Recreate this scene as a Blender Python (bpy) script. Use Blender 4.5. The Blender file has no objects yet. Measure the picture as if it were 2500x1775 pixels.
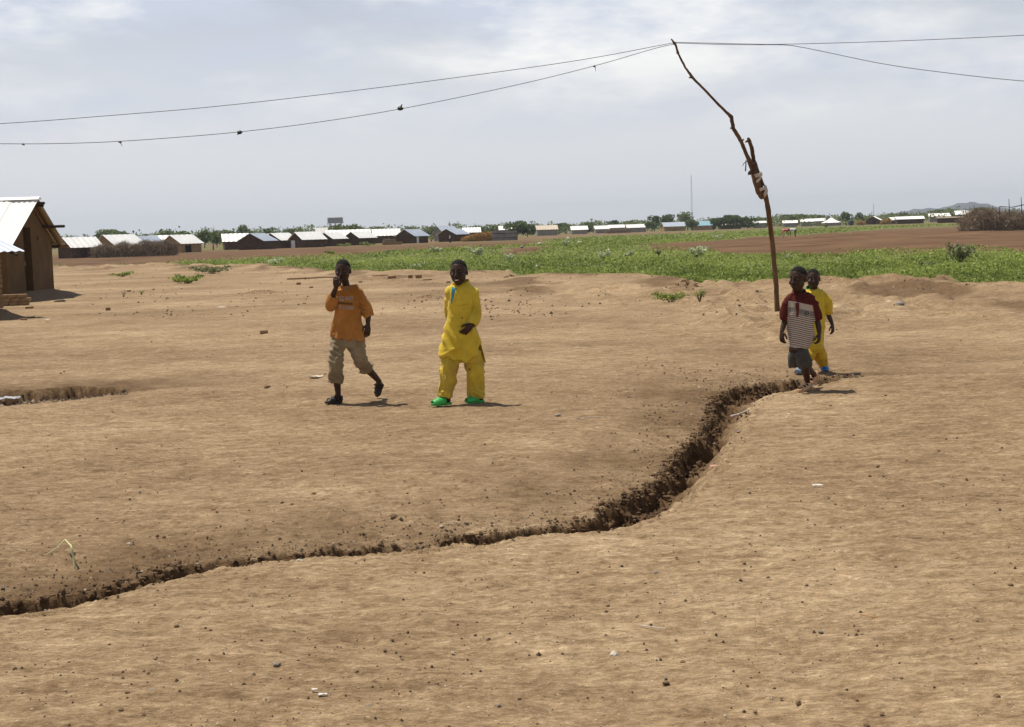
import bpy, bmesh, math, random
import numpy as np
from mathutils import Vector, Matrix, Euler
from mathutils.bvhtree import BVHTree

random.seed(7)
RNG = np.random.default_rng(11)
scene = bpy.context.scene
COL = scene.collection

# ------------------------------------------------------------------ camera
F_PX, CX, CY = 3472.0, 1250.0, 887.5          # focal length and centre in photograph pixels
CAM_H = 1.6
PITCH, ROLL = math.radians(5.30), math.radians(-1.83)
cam_data = bpy.data.cameras.new("camera")
cam = bpy.data.objects.new("camera", cam_data)
COL.objects.link(cam)
cam_data.sensor_width = 36.0
cam_data.lens = 50.0
cam_data.clip_start = 0.1
cam_data.clip_end = 30000.0
CAM_M = Matrix.Rotation(math.pi / 2 - PITCH, 3, 'X') @ Matrix.Rotation(ROLL, 3, 'Z')
cam.matrix_world = Matrix.Translation((0, 0, CAM_H)) @ CAM_M.to_4x4()
scene.camera = cam

# ------------------------------------------------------------------ sky and sun
SUN_DIR = Vector((-0.48, 0.30, 1.37)).normalized()      # towards the sun
SUN_EL = math.asin(SUN_DIR.z)
SUN_AZ = math.atan2(SUN_DIR.x, SUN_DIR.y)
world = bpy.data.worlds.new("World")
scene.world = world
world.use_nodes = True
wt = world.node_tree
wt.nodes.clear()
def wn(t, **k):
    n = wt.nodes.new(t)
    for a, b in k.items():
        setattr(n, a, b)
    return n
w_out = wn('ShaderNodeOutputWorld')
w_bg = wn('ShaderNodeBackground')
w_bg.inputs['Strength'].default_value = 0.08
w_sky = wn('ShaderNodeTexSky', sky_type='NISHITA')
w_sky.sun_disc = False
w_sky.sun_elevation = SUN_EL
w_sky.sun_rotation = SUN_AZ % (2 * math.pi)
w_sky.air_density = 0.55
w_sky.dust_density = 0.6
w_tc = wn('ShaderNodeTexCoord')
w_map = wn('ShaderNodeMapping')
w_map.inputs['Location'].default_value = (3.1, 1.7, 0.65)
w_map.inputs['Scale'].default_value = (4.2, 4.2, 16.0)
w_n = wn('ShaderNodeTexNoise')
w_n.inputs['Scale'].default_value = 1.0
w_n.inputs['Detail'].default_value = 6.0
w_n.inputs['Roughness'].default_value = 0.52
w_n.inputs['Distortion'].default_value = 0.35
w_r = wn('ShaderNodeValToRGB')                 # cloud cover
w_r.color_ramp.elements[0].position = 0.36
w_r.color_ramp.elements[1].position = 0.54
w_n2 = wn('ShaderNodeTexNoise')
w_map2 = wn('ShaderNodeMapping')
w_map2.inputs['Location'].default_value = (0.4, 5.2, 2.0)
w_map2.inputs['Scale'].default_value = (6.5, 6.5, 19.0)
w_n2.inputs['Scale'].default_value = 1.0
w_n2.inputs['Detail'].default_value = 8.0
w_n2.inputs['Roughness'].default_value = 0.58
w_r2 = wn('ShaderNodeValToRGB')                # white tops against blue grey bodies of the clouds
w_r2.color_ramp.elements[0].position = 0.42
w_r2.color_ramp.elements[0].color = (7.1, 7.7, 9.1, 1)
w_r2.color_ramp.elements[1].position = 0.61
w_r2.color_ramp.elements[1].color = (12.0, 12.0, 11.6, 1)
w_sep = wn('ShaderNodeSeparateXYZ')
w_haze = wn('ShaderNodeMapRange')              # the air thins out with height
w_haze.inputs['From Min'].default_value = 0.045
w_haze.inputs['From Max'].default_value = 0.30
w_haze.inputs['To Min'].default_value = 1.0
w_haze.inputs['To Max'].default_value = 0.0
w_haze.interpolation_type = 'SMOOTHSTEP'
w_mixh = wn('ShaderNodeMix', data_type='RGBA')
w_mixh.inputs['B'].default_value = (8.7, 8.9, 9.2, 1)
w_mixc = wn('ShaderNodeMix', data_type='RGBA')
w_low = wn('ShaderNodeMapRange')               # clouds dissolve in the haze at the horizon
w_low.inputs['From Min'].default_value = 0.055
w_low.inputs['From Max'].default_value = 0.125
w_mul = wn('ShaderNodeMath', operation='MULTIPLY')
w_thin = wn('ShaderNodeMapRange')              # seen from below, towards the zenith, the cloud field is broken and thin
w_thin.inputs['From Min'].default_value = 0.18
w_thin.inputs['From Max'].default_value = 0.60
w_thin.inputs['To Min'].default_value = 1.0
w_thin.inputs['To Max'].default_value = 0.2
w_mul2 = wn('ShaderNodeMath', operation='MULTIPLY')
L = wt.links.new
L(w_tc.outputs['Generated'], w_map.inputs['Vector'])
L(w_tc.outputs['Generated'], w_map2.inputs['Vector'])
L(w_tc.outputs['Generated'], w_sep.inputs[0])
L(w_map.outputs[0], w_n.inputs['Vector'])
L(w_map2.outputs[0], w_n2.inputs['Vector'])
L(w_n.outputs['Fac'], w_r.inputs[0])
L(w_n2.outputs['Fac'], w_r2.inputs[0])
L(w_sep.outputs['Z'], w_haze.inputs['Value'])
L(w_sep.outputs['Z'], w_low.inputs['Value'])
L(w_sky.outputs[0], w_mixh.inputs['A'])
L(w_haze.outputs[0], w_mixh.inputs['Factor'])
L(w_r.outputs[0], w_mul.inputs[0])
L(w_low.outputs[0], w_mul.inputs[1])
L(w_sep.outputs['Z'], w_thin.inputs['Value'])
L(w_mul.outputs[0], w_mul2.inputs[0])
L(w_thin.outputs[0], w_mul2.inputs[1])
L(w_mul2.outputs[0], w_mixc.inputs['Factor'])
L(w_mixh.outputs['Result'], w_mixc.inputs['A'])
L(w_r2.outputs[0], w_mixc.inputs['B'])
L(w_mixc.outputs['Result'], w_bg.inputs['Color'])
L(w_bg.outputs[0], w_out.inputs['Surface'])

sun_d = bpy.data.lights.new("sun", 'SUN')
sun_d.energy = 5.0
sun_d.angle = math.radians(0.55)
sun_d.color = (1.0, 0.925, 0.80)
sun = bpy.data.objects.new("sun", sun_d)
COL.objects.link(sun)
sun.rotation_euler = SUN_DIR.to_track_quat('Z', 'Y').to_euler()
sun.location = (-20, 10, 60)

scene.view_settings.view_transform = 'Standard'
scene.view_settings.look = 'None'
scene.view_settings.gamma = 1.0
scene.view_settings.use_curve_mapping = False
scene.view_settings.exposure = 0.14
scene.cycles.volume_bounces = 0
scene.cycles.max_bounces = 6
scene.cycles.use_denoising = True

# ------------------------------------------------------------------ helpers: places
CAM_NP = np.array(CAM_M)
def ray(px, py):
    d = CAM_M @ Vector(((px - CX) / F_PX, -(py - CY) / F_PX, -1.0))
    return d
def gp(px, py, z=0.0):
    """the point of the level z that the photograph shows at a pixel"""
    d = ray(px, py)
    t = (z - CAM_H) / d.z
    return Vector((d.x * t, d.y * t, z))
def at(px, py, Y):
    d = ray(px, py)
    t = Y / d.y
    return Vector((d.x * t, Y, CAM_H + d.z * t))
def hor(px):
    return 605.0 - 0.03195 * px
def ground_px(px, D):
    """ground point seen in the column px, at the depth D"""
    return gp(px, hor(px) + CAM_H * F_PX / D)
def to_px(x, y, z):
    """arrays of world points to photograph pixels"""
    p = np.stack([x, y, z - CAM_H], 0)
    q = CAM_NP.T @ p.reshape(3, -1)
    w = np.where(q[2] < -1e-3, -q[2], 1e-3)
    return (CX + F_PX * q[0] / w).reshape(x.shape), (CY - F_PX * q[1] / w).reshape(x.shape), (q[2] < -0.5).reshape(x.shape)

# ------------------------------------------------------------------ helpers: noise
U = np.uint32
def _h(ix, iy, iz, seed):
    n = ix * U(374761393) + iy * U(668265263) + U((int(seed) * 1274126177) & 0xFFFFFFFF)
    if iz is not None:
        n = n + iz * U(2147483647)
    n = (n ^ (n >> U(13))) * U(1274126177)
    n = (n ^ (n >> U(16))) * U(2246822519)
    return ((n ^ (n >> U(15))) & U(0xFFFFFF)).astype(np.float32) * np.float32(2.0 / 0xFFFFFF) - np.float32(1.0)
def n2(x, y, seed=0):
    xi = np.floor(x); yi = np.floor(y)
    fx = x - xi; fy = y - yi
    xi = xi.astype(np.int64).astype(U); yi = yi.astype(np.int64).astype(U); one = U(1)
    u = fx * fx * fx * (fx * (fx * 6 - 15) + 10); v = fy * fy * fy * (fy * (fy * 6 - 15) + 10)
    a = _h(xi, yi, None, seed); b = _h(xi + one, yi, None, seed); c = _h(xi, yi + one, None, seed); d = _h(xi + one, yi + one, None, seed)
    return (a + (b - a) * u) + ((c + (d - c) * u) - (a + (b - a) * u)) * v
def fbm2(x, y, octv=4, seed=0, gain=0.5):
    s = np.zeros_like(x, dtype=float); a = 1.0; t = 0.0
    for o in range(octv):
        s += a * n2(x * 2 ** o + 13.7 * o, y * 2 ** o - 7.1 * o, seed + o); t += a; a *= gain
    return s / t
def n3(x, y, z, seed=0):
    xi = np.floor(x); yi = np.floor(y); zi = np.floor(z)
    fx = x - xi; fy = y - yi; fz = z - zi
    xi = xi.astype(np.int64).astype(U); yi = yi.astype(np.int64).astype(U); zi = zi.astype(np.int64).astype(U); one = U(1)
    u = fx * fx * (3 - 2 * fx); v = fy * fy * (3 - 2 * fy); w = fz * fz * (3 - 2 * fz)
    def p(k):
        k = U(k); a = _h(xi, yi, zi + k, seed); b = _h(xi + one, yi, zi + k, seed); c = _h(xi, yi + one, zi + k, seed); d = _h(xi + one, yi + one, zi + k, seed)
        return (a + (b - a) * u) + ((c + (d - c) * u) - (a + (b - a) * u)) * v
    p0 = p(0); p1 = p(1)
    return p0 + (p1 - p0) * w
def sstep(a, b, x):
    t = np.clip((x - a) / (b - a), 0, 1)
    return t * t * (3 - 2 * t)
def in_poly(x, y, poly):
    r = np.zeros(x.shape, bool)
    n = len(poly)
    for i in range(n):
        x1, y1 = poly[i]; x2, y2 = poly[(i + 1) % n]
        if y1 == y2:
            continue
        c = ((y1 > y) != (y2 > y)) & (x < (x2 - x1) * (y - y1) / (y2 - y1) + x1)
        r ^= c
    return r
def poly_dist(x, y, line, val=None):
    best = np.full(x.shape, 1e9); bv = np.zeros(x.shape)
    for i in range(len(line) - 1):
        ax, ay = line[i]; bx, by = line[i + 1]
        dx, dy = bx - ax, by - ay
        l2 = dx * dx + dy * dy + 1e-12
        t = np.clip(((x - ax) * dx + (y - ay) * dy) / l2, 0, 1)
        d = np.hypot(x - ax - t * dx, y - ay - t * dy)
        m = d < best
        best = np.where(m, d, best)
        if val is not None:
            bv = np.where(m, val[i] + (val[i + 1] - val[i]) * t, bv)
    return best, bv

# ------------------------------------------------------------------ helpers: objects
def mesh_np(name, V, F, smooth=False):
    V = np.asarray(V, dtype=np.float32); F = np.asarray(F, dtype=np.int32)
    me = bpy.data.meshes.new(name)
    m, k = F.shape
    me.vertices.add(len(V)); me.vertices.foreach_set('co', V.ravel())
    me.loops.add(m * k); me.loops.foreach_set('vertex_index', F.ravel())
    me.polygons.add(m); me.polygons.foreach_set('loop_start', np.arange(0, m * k, k, dtype=np.int32))
    me.polygons.foreach_set('use_smooth', np.full(m, smooth))
    me.update(calc_edges=True)
    return me
def attr(me, name, vals, domain='POINT'):
    a = me.attributes.new(name, 'FLOAT', domain)
    a.data.foreach_set('value', np.asarray(vals, dtype=np.float32).ravel())
def link(name, me, material=None, parent=None):
    o = bpy.data.objects.new(name, me)
    COL.objects.link(o)
    if material is not None and me is not None:
        if not me.materials:
            me.materials.append(material)
    if parent is not None:
        o.parent = parent
    return o
def empty(name, loc, rz=0.0):
    o = bpy.data.objects.new(name, None)
    COL.objects.link(o)
    o.empty_display_size = 0.2
    o.location = loc
    o.rotation_euler = (0, 0, rz)
    return o
def tag(o, label=None, cat=None, group=None, kind=None):
    if label: o['label'] = label
    if cat: o['category'] = cat
    if group: o['group'] = group
    if kind: o['kind'] = kind
    return o

class MB:
    """collects closed shapes that become one mesh"""
    def __init__(s):
        s.v = []; s.f = []
    def add(s, V, F):
        b = len(s.v)
        s.v += [tuple(p) for p in V]
        s.f += [tuple(i + b for i in f) for f in F]
    def box(s, c, d, rot=None):
        V = []
        for z in (-1, 1):
            for y in (-1, 1):
                for x in (-1, 1):
                    p = Vector((x * d[0] / 2, y * d[1] / 2, z * d[2] / 2))
                    if rot is not None:
                        p = rot @ p
                    V.append(p + Vector(c))
        s.add(V, [(0, 2, 3, 1), (4, 5, 7, 6), (0, 1, 5, 4), (2, 6, 7, 3), (0, 4, 6, 2), (1, 3, 7, 5)])
    def loft(s, rings, cap=True):
        V = [p for r in rings for p in r]
        n = len(rings[0]); F = []
        for i in range(len(rings) - 1):
            for j in range(n):
                k = (j + 1) % n
                F.append((i * n + j, i * n + k, (i + 1) * n + k, (i + 1) * n + j))
        if cap:
            F.append(tuple(reversed(range(n))))
            F.append(tuple((len(rings) - 1) * n + j for j in range(n)))
        s.add(V, F)
    def tube(s, pts, rad, n=10, ref=None, dome=True):
        """rad: one number, or (across, along ref) per point"""
        pts = [Vector(p) for p in pts]
        rad = [(r, r) if not isinstance(r, (tuple, list)) else r for r in rad]
        T = []
        for i in range(len(pts)):
            a = pts[max(i - 1, 0)]; b = pts[min(i + 1, len(pts) - 1)]
            T.append((b - a).normalized())
        u = Vector(ref) if ref is not None else (Vector((0, 1, 0)) if abs(T[0].y) < 0.9 else Vector((1, 0, 0)))
        rings = []
        P = list(pts); R = list(rad); TT = list(T)
        if dome:
            r0 = min(R[0]); r1 = min(R[-1])
            P = [P[0] - T[0] * r0 * 0.75, P[0] - T[0] * r0 * 0.42] + P + [P[-1] + T[-1] * r1 * 0.42, P[-1] + T[-1] * r1 * 0.75]
            R = [(R[0][0] * .35, R[0][1] * .35), (R[0][0] * .8, R[0][1] * .8)] + R + [(R[-1][0] * .8, R[-1][1] * .8), (R[-1][0] * .35, R[-1][1] * .35)]
            TT = [T[0], T[0]] + TT + [T[-1], T[-1]]
        for p, r, t in zip(P, R, TT):
            w = u - t * u.dot(t)
            if w.length < 1e-4:
                w = t.orthogonal()
            w.normalize()
            x = t.cross(w)
            if ref is None:
                u = w
            rings.append([p + x * (math.cos(a) * r[0]) + w * (math.sin(a) * r[1]) for a in [2 * math.pi * j / n for j in range(n)]])
        s.loft(rings)
    def ell(s, c, r, M=None, n=14, m=9):
        rings = []
        for i in range(m + 1):
            ph = math.pi * (0.02 + 0.96 * i / m) - math.pi / 2
            ring = []
            for j in range(n):
                a = 2 * math.pi * j / n
                p = Vector((r[0] * math.cos(ph) * math.cos(a), r[1] * math.cos(ph) * math.sin(a), r[2] * math.sin(ph)))
                if M is not None:
                    p = M @ p
                ring.append(p + Vector(c))
            rings.append(ring)
        s.loft(rings)
    def sheet(s, grid, th):
        """a curved sheet of some thickness from a grid of points"""
        m, n = len(grid), len(grid[0])
        N = [[None] * n for _ in range(m)]
        for i in range(m):
            for j in range(n):
                a = Vector(grid[min(i + 1, m - 1)][j]) - Vector(grid[max(i - 1, 0)][j])
                b = Vector(grid[i][min(j + 1, n - 1)]) - Vector(grid[i][max(j - 1, 0)])
                q = a.cross(b)
                N[i][j] = q.normalized() if q.length > 1e-9 else Vector((0, -1, 0))
        V = [Vector(grid[i][j]) + N[i][j] * th / 2 for i in range(m) for j in range(n)] + \
            [Vector(grid[i][j]) - N[i][j] * th / 2 for i in range(m) for j in range(n)]
        o = m * n; F = []
        for i in range(m - 1):
            for j in range(n - 1):
                q = (i * n + j, i * n + j + 1, (i + 1) * n + j + 1, (i + 1) * n + j)
                F.append(q); F.append(tuple(o + k for k in reversed(q)))
        rim = [(0, j) for j in range(n)] + [(i, n - 1) for i in range(1, m)] + [(m - 1, j) for j in range(n - 2, -1, -1)] + [(i, 0) for i in range(m - 2, 0, -1)]
        for a, b in zip(rim, rim[1:] + rim[:1]):
            ia = a[0] * n + a[1]; ib = b[0] * n + b[1]
            F.append((ib, ia, o + ia, o + ib))
        s.add(V, F)
    def mesh(s, name, smooth=False):
        me = bpy.data.meshes.new(name)
        me.from_pydata(s.v, [], s.f)
        if smooth:
            me.polygons.foreach_set('use_smooth', np.full(len(me.polygons), True))
        me.update()
        return me
    def build(s, name, material, parent=None, smooth=False):
        return link(name, s.mesh(name, smooth), material, parent)

def remesh(mb, voxel, smooth=4, fac=0.5):
    me = mb.mesh('form')
    o = bpy.data.objects.new('form', me)
    COL.objects.link(o)
    r = o.modifiers.new('r', 'REMESH'); r.mode = 'VOXEL'; r.voxel_size = voxel; r.use_smooth_shade = True
    if smooth:
        q = o.modifiers.new('s', 'SMOOTH'); q.factor = fac; q.iterations = smooth
    dg = bpy.context.evaluated_depsgraph_get()
    out = bpy.data.meshes.new_from_object(o.evaluated_get(dg))
    bpy.data.objects.remove(o); bpy.data.meshes.remove(me)
    out.polygons.foreach_set('use_smooth', np.full(len(out.polygons), True))
    return out
def get_co(me):
    a = np.empty(len(me.vertices) * 3, np.float32); me.vertices.foreach_get('co', a); return a.reshape(-1, 3).astype(float)
def get_no(me):
    a = np.empty(len(me.vertices) * 3, np.float32); me.vertices.foreach_get('normal', a); return a.reshape(-1, 3).astype(float)
def set_co(me, V):
    me.vertices.foreach_set('co', V.astype(np.float32).ravel()); me.update()

# ------------------------------------------------------------------ helpers: materials
def nodes(name):
    m = bpy.data.materials.new(name); m.use_nodes = True
    t = m.node_tree
    return m, t, t.nodes['Principled BSDF']
def mat(name, c1, c2=None, scale=8.0, rough=0.8, bump=0.0, bscale=40.0, metallic=0.0, stretch=(1, 1, 1), spec=0.3, sheen=0.0):
    m, t, b = nodes(name)
    b.inputs['Roughness'].default_value = rough
    b.inputs['Metallic'].default_value = metallic
    b.inputs['Specular IOR Level'].default_value = spec
    if sheen:
        b.inputs['Sheen Weight'].default_value = sheen
    tc = t.nodes.new('ShaderNodeTexCoord'); mp = t.nodes.new('ShaderNodeMapping')
    mp.inputs['Scale'].default_value = stretch
    t.links.new(tc.outputs['Object'], mp.inputs['Vector'])
    if c2 is not None:
        n = t.nodes.new('ShaderNodeTexNoise'); n.inputs['Scale'].default_value = scale; n.inputs['Detail'].default_value = 5
        n.inputs['Roughness'].default_value = 0.6
        r = t.nodes.new('ShaderNodeValToRGB')
        r.color_ramp.elements[0].position = 0.33; r.color_ramp.elements[1].position = 0.67
        r.color_ramp.elements[0].color = (*c1, 1); r.color_ramp.elements[1].color = (*c2, 1)
        t.links.new(mp.outputs[0], n.inputs['Vector']); t.links.new(n.outputs['Fac'], r.inputs[0])
        t.links.new(r.outputs[0], b.inputs['Base Color'])
    else:
        b.inputs['Base Color'].default_value = (*c1, 1)
    if bump:
        n2_ = t.nodes.new('ShaderNodeTexNoise'); n2_.inputs['Scale'].default_value = bscale; n2_.inputs['Detail'].default_value = 4
        bp = t.nodes.new('ShaderNodeBump'); bp.inputs['Strength'].default_value = bump; bp.inputs['Distance'].default_value = 0.02
        t.links.new(mp.outputs[0], n2_.inputs['Vector']); t.links.new(n2_.outputs['Fac'], bp.inputs['Height'])
        t.links.new(bp.outputs[0], b.inputs['Normal'])
    return m
def leaf_mat(name, dark, light, trans=0.35):
    m, t, b = nodes(name)
    a = t.nodes.new('ShaderNodeAttribute'); a.attribute_name = 'tint'
    r = t.nodes.new('ShaderNodeValToRGB')
    r.color_ramp.elements[0].color = (*dark, 1); r.color_ramp.elements[1].color = (*light, 1)
    t.links.new(a.outputs['Fac'], r.inputs[0]); t.links.new(r.outputs[0], b.inputs['Base Color'])
    b.inputs['Roughness'].default_value = 0.6; b.inputs['Specular IOR Level'].default_value = 0.25
    tr = t.nodes.new('ShaderNodeBsdfTranslucent'); t.links.new(r.outputs[0], tr.inputs['Color'])
    mx = t.nodes.new('ShaderNodeMixShader'); mx.inputs[0].default_value = trans
    t.links.new(b.outputs[0], mx.inputs[1]); t.links.new(tr.outputs[0], mx.inputs[2])
    t.links.new(mx.outputs[0], t.nodes['Material Output'].inputs['Surface'])
    return m

M = {}
M['mud'] = mat('mud_wall', (0.090, 0.052, 0.020), (0.135, 0.080, 0.034), 1.6, 0.95, 0.6, 25)
M['mud_dark'] = mat('dark_mud_wall', (0.060, 0.034, 0.019), (0.105, 0.062, 0.036), 1.2, 0.95, 0.5, 8)
M['mud_grey'] = mat('grey_wall', (0.20, 0.18, 0.16), (0.30, 0.27, 0.24), 1.0, 0.95, 0.4, 8)
M['mud_tan'] = mat('tan_wall', (0.26, 0.17, 0.09), (0.36, 0.24, 0.12), 1.0, 0.95, 0.4, 8)
M['adobe'] = mat('adobe_brick', (0.20, 0.12, 0.06), (0.30, 0.19, 0.10), 9.0, 0.95, 0.7, 40)
M['sheet'] = mat('roof_sheet', (0.72, 0.72, 0.71), (0.82, 0.82, 0.80), 0.7, 0.42, 0.0, metallic=0.1, stretch=(1, 1, 1), spec=0.5)
M['sheet_blue_or_shaded'] = mat('bluish_or_shaded_roof_sheet', (0.42, 0.47, 0.55), (0.52, 0.57, 0.65), 0.7, 0.4, metallic=0.35, spec=0.5)  # also for right-hand slopes, their turned-away shade put into the colour
M['sheet_beige'] = mat('beige_roof_sheet', (0.50, 0.42, 0.32), (0.60, 0.52, 0.42), 0.8, 0.6)
M['sheet_paint'] = mat('blue_painted_sheet', (0.15, 0.30, 0.38), (0.20, 0.36, 0.44), 0.8, 0.5)
M['sheet_rust'] = mat('grey_rusty_sheet', (0.20, 0.185, 0.175), (0.34, 0.31, 0.29), 1.2, 0.7)
M['tent'] = mat('white_canvas', (0.78, 0.77, 0.74), (0.85, 0.84, 0.82), 1.0, 0.8)
M['wood'] = mat('weathered_wood', (0.075, 0.038, 0.016), (0.16, 0.085, 0.037), 14.0, 0.85, 0.5, 60, stretch=(1, 1, 0.25))
M['wood_dark'] = mat('dark_wood', (0.035, 0.022, 0.014), (0.07, 0.045, 0.03), 10.0, 0.85, 0.4, 50)
M['straw'] = mat('straw', (0.20, 0.125, 0.045), (0.32, 0.21, 0.085), 20.0, 0.9, 0.6, 70)
M['dark'] = mat('dark_interior', (0.02, 0.014, 0.01), None, rough=1.0)
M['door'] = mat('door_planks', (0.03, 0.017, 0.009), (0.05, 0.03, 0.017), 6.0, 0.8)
M['panel_white'] = mat('white_panel', (0.6, 0.6, 0.6), (0.7, 0.7, 0.68), 3, 0.5)
M['brush'] = mat('dry_brush', (0.165, 0.125, 0.085), (0.30, 0.235, 0.17), 3.0, 0.95)
M['brush_gold'] = mat('dry_golden_brush', (0.32, 0.18, 0.05), (0.45, 0.28, 0.09), 3.0, 0.95)
M['bark'] = mat('bark', (0.07, 0.05, 0.035), (0.13, 0.10, 0.07), 4.0, 0.95)
M['steel'] = mat('grey_steel', (0.25, 0.26, 0.28), (0.38, 0.39, 0.41), 2.0, 0.5, metallic=0.4)
M['wire'] = mat('black_wire', (0.03, 0.028, 0.026), None, rough=0.5)
M['rubber'] = mat('dark_rubber_strip', (0.05, 0.03, 0.024), (0.11, 0.055, 0.04), 12, 0.7)
M['rag'] = mat('pale_plastic_strip', (0.40, 0.34, 0.29), (0.55, 0.49, 0.43), 25, 0.6)
M['black_scrap'] = mat('black_plastic_scrap', (0.012, 0.011, 0.011), (0.03, 0.027, 0.025), 20, 0.5)
M['leaf_tree'] = leaf_mat('tree_leaves', (0.062, 0.095, 0.028), (0.21, 0.26, 0.09))
M['leaf_tree_dark'] = leaf_mat('dark_tree_leaves', (0.042, 0.075, 0.02), (0.135, 0.19, 0.055))
M['leaf_grass'] = leaf_mat('weed_leaves', (0.105, 0.145, 0.028), (0.38, 0.45, 0.115), 0.42)
M['leaf_pale'] = leaf_mat('pale_leaves', (0.32, 0.38, 0.18), (0.70, 0.72, 0.50), 0.25)
M['leaf_dull'] = leaf_mat('dull_leaves', (0.14, 0.155, 0.07), (0.30, 0.31, 0.16), 0.3)
M['clod'] = mat('dirt_clod', (0.15, 0.095, 0.05), (0.26, 0.175, 0.10), 25, 0.95, 0.5, 60)
M['stone_grey'] = mat('grey_stone', (0.19, 0.165, 0.135), (0.32, 0.285, 0.24), 25, 0.9, 0.4, 60)
M['stone_pale'] = mat('pale_stone', (0.48, 0.43, 0.35), (0.62, 0.57, 0.48), 25, 0.9, 0.4, 60)
M['scrap_white'] = mat('white_scrap', (0.52, 0.50, 0.46), (0.62, 0.60, 0.56), 10, 0.8)
M['hill'] = mat('hill_scrub', (0.030, 0.038, 0.045), (0.050, 0.055, 0.058), 0.01, 1.0)
# ------------------------------------------------------------------ the ground
FAR_RIM = [(-160, 1476), (0, 1450), (92, 1440), (306, 1404), (428, 1373), (520, 1365), (680, 1354), (825, 1332), (930, 1312), (1052, 1306),
           (1104, 1292), (1209, 1286), (1349, 1263), (1455, 1240), (1523, 1200), (1600, 1166), (1645, 1107), (1684, 1065), (1719, 1030),
           (1736, 995), (1746, 952), (1787, 942), (1847, 936), (1902, 923), (1950, 920), (2032, 911), (2088, 913)]
NEAR_RIM = [(-160, 1545), (0, 1508), (92, 1492), (306, 1443), (428, 1413), (520, 1391), (680, 1376), (825, 1358), (930, 1352), (1052, 1344),
            (1104, 1322), (1209, 1327), (1349, 1297), (1455, 1291), (1523, 1288), (1612, 1258), (1703, 1202), (1772, 1125), (1805, 1062),
            (1850, 1005), (1850, 985), (1880, 967), (1941, 953), (2000, 940), (2060, 926), (2092, 918)]
DEPTH = [0.10, 0.12, 0.14, 0.13, 0.13, 0.10, 0.10, 0.12, 0.18, 0.22,
         0.14, 0.15, 0.16, 0.18, 0.20, 0.20, 0.185, 0.175, 0.165,
         0.165, 0.15, 0.14, 0.13, 0.12, 0.11, 0.10, 0.07]
g2 = lambda L_: [tuple(gp(*p)[:2]) for p in L_]
FAR_W, NEAR_W = g2(FAR_RIM), g2(NEAR_RIM)
GULLY = FAR_W + NEAR_W[::-1]
PIT_F = g2([(-200, 962), (0, 950), (100, 948), (190, 941), (290, 946), (324, 952)])
PIT_N = g2([(-200, 1010), (0, 993), (110, 986), (200, 975), (275, 965), (324, 954)])
PIT = PIT_F + PIT_N[::-1]
PIT_D = [0.32, 0.34, 0.34, 0.30, 0.2, 0.08]

EDGE = [(-700, 664), (0, 655), (150, 653), (350, 647), (492, 648), (640, 650), (696, 653), (808, 662), (864, 662), (1087, 663), (1144, 662), (1228, 664), (1273, 674),
        (1340, 670), (1424, 672), (1580, 672), (1661, 684), (1707, 694), (1791, 700), (1900, 696), (2000, 691), (2087, 693), (2175, 685), (2306, 681),
        (2350, 686), (2415, 697), (2500, 694), (2900, 690), (3600, 680)]
_e = [gp(*p) for p in EDGE]
EDGE_T = np.array([math.atan2(p.x, p.y) for p in _e]); EDGE_R = np.array([math.hypot(p.x, p.y) for p in _e])
def edge_r(x, y):
    return np.interp(np.arctan2(x, y), EDGE_T, EDGE_R)

VEG_FAR = [(-700, 650), (146, 643), (350, 640), (420, 633), (640, 626), (724, 627), (864, 624), (948, 616), (1059, 606), (1140, 603), (1200, 599), (1290, 590), (1368, 585),
           (1452, 579), (1591, 575), (1700, 571), (1812, 565), (1875, 559), (2040, 556), (2500, 543), (3200, 523)]
VEG = EDGE + VEG_FAR[::-1]
BARE = [[(1550, 608), (1640, 600), (1707, 595), (1854, 577), (1917, 577), (2040, 568), (2200, 556), (2500, 545), (3200, 525), (3200, 604), (2500, 606), (2371, 603), (2306, 609),
         (2197, 613), (2131, 609), (2000, 617), (1900, 615), (1780, 616), (1640, 612)],
        [(1215, 609), (1290, 604), (1350, 604), (1360, 610), (1300, 617), (1250, 622)],
        [(1470, 598), (1500, 594), (1580, 593), (1560, 599)],
        [(950, 614), (1059, 604), (1200, 594), (1330, 588), (1370, 592), (1280, 600), (1180, 605), (1080, 610)],
        [(140, 640), (330, 634), (420, 634), (330, 646), (200, 652), (140, 652)]]

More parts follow.
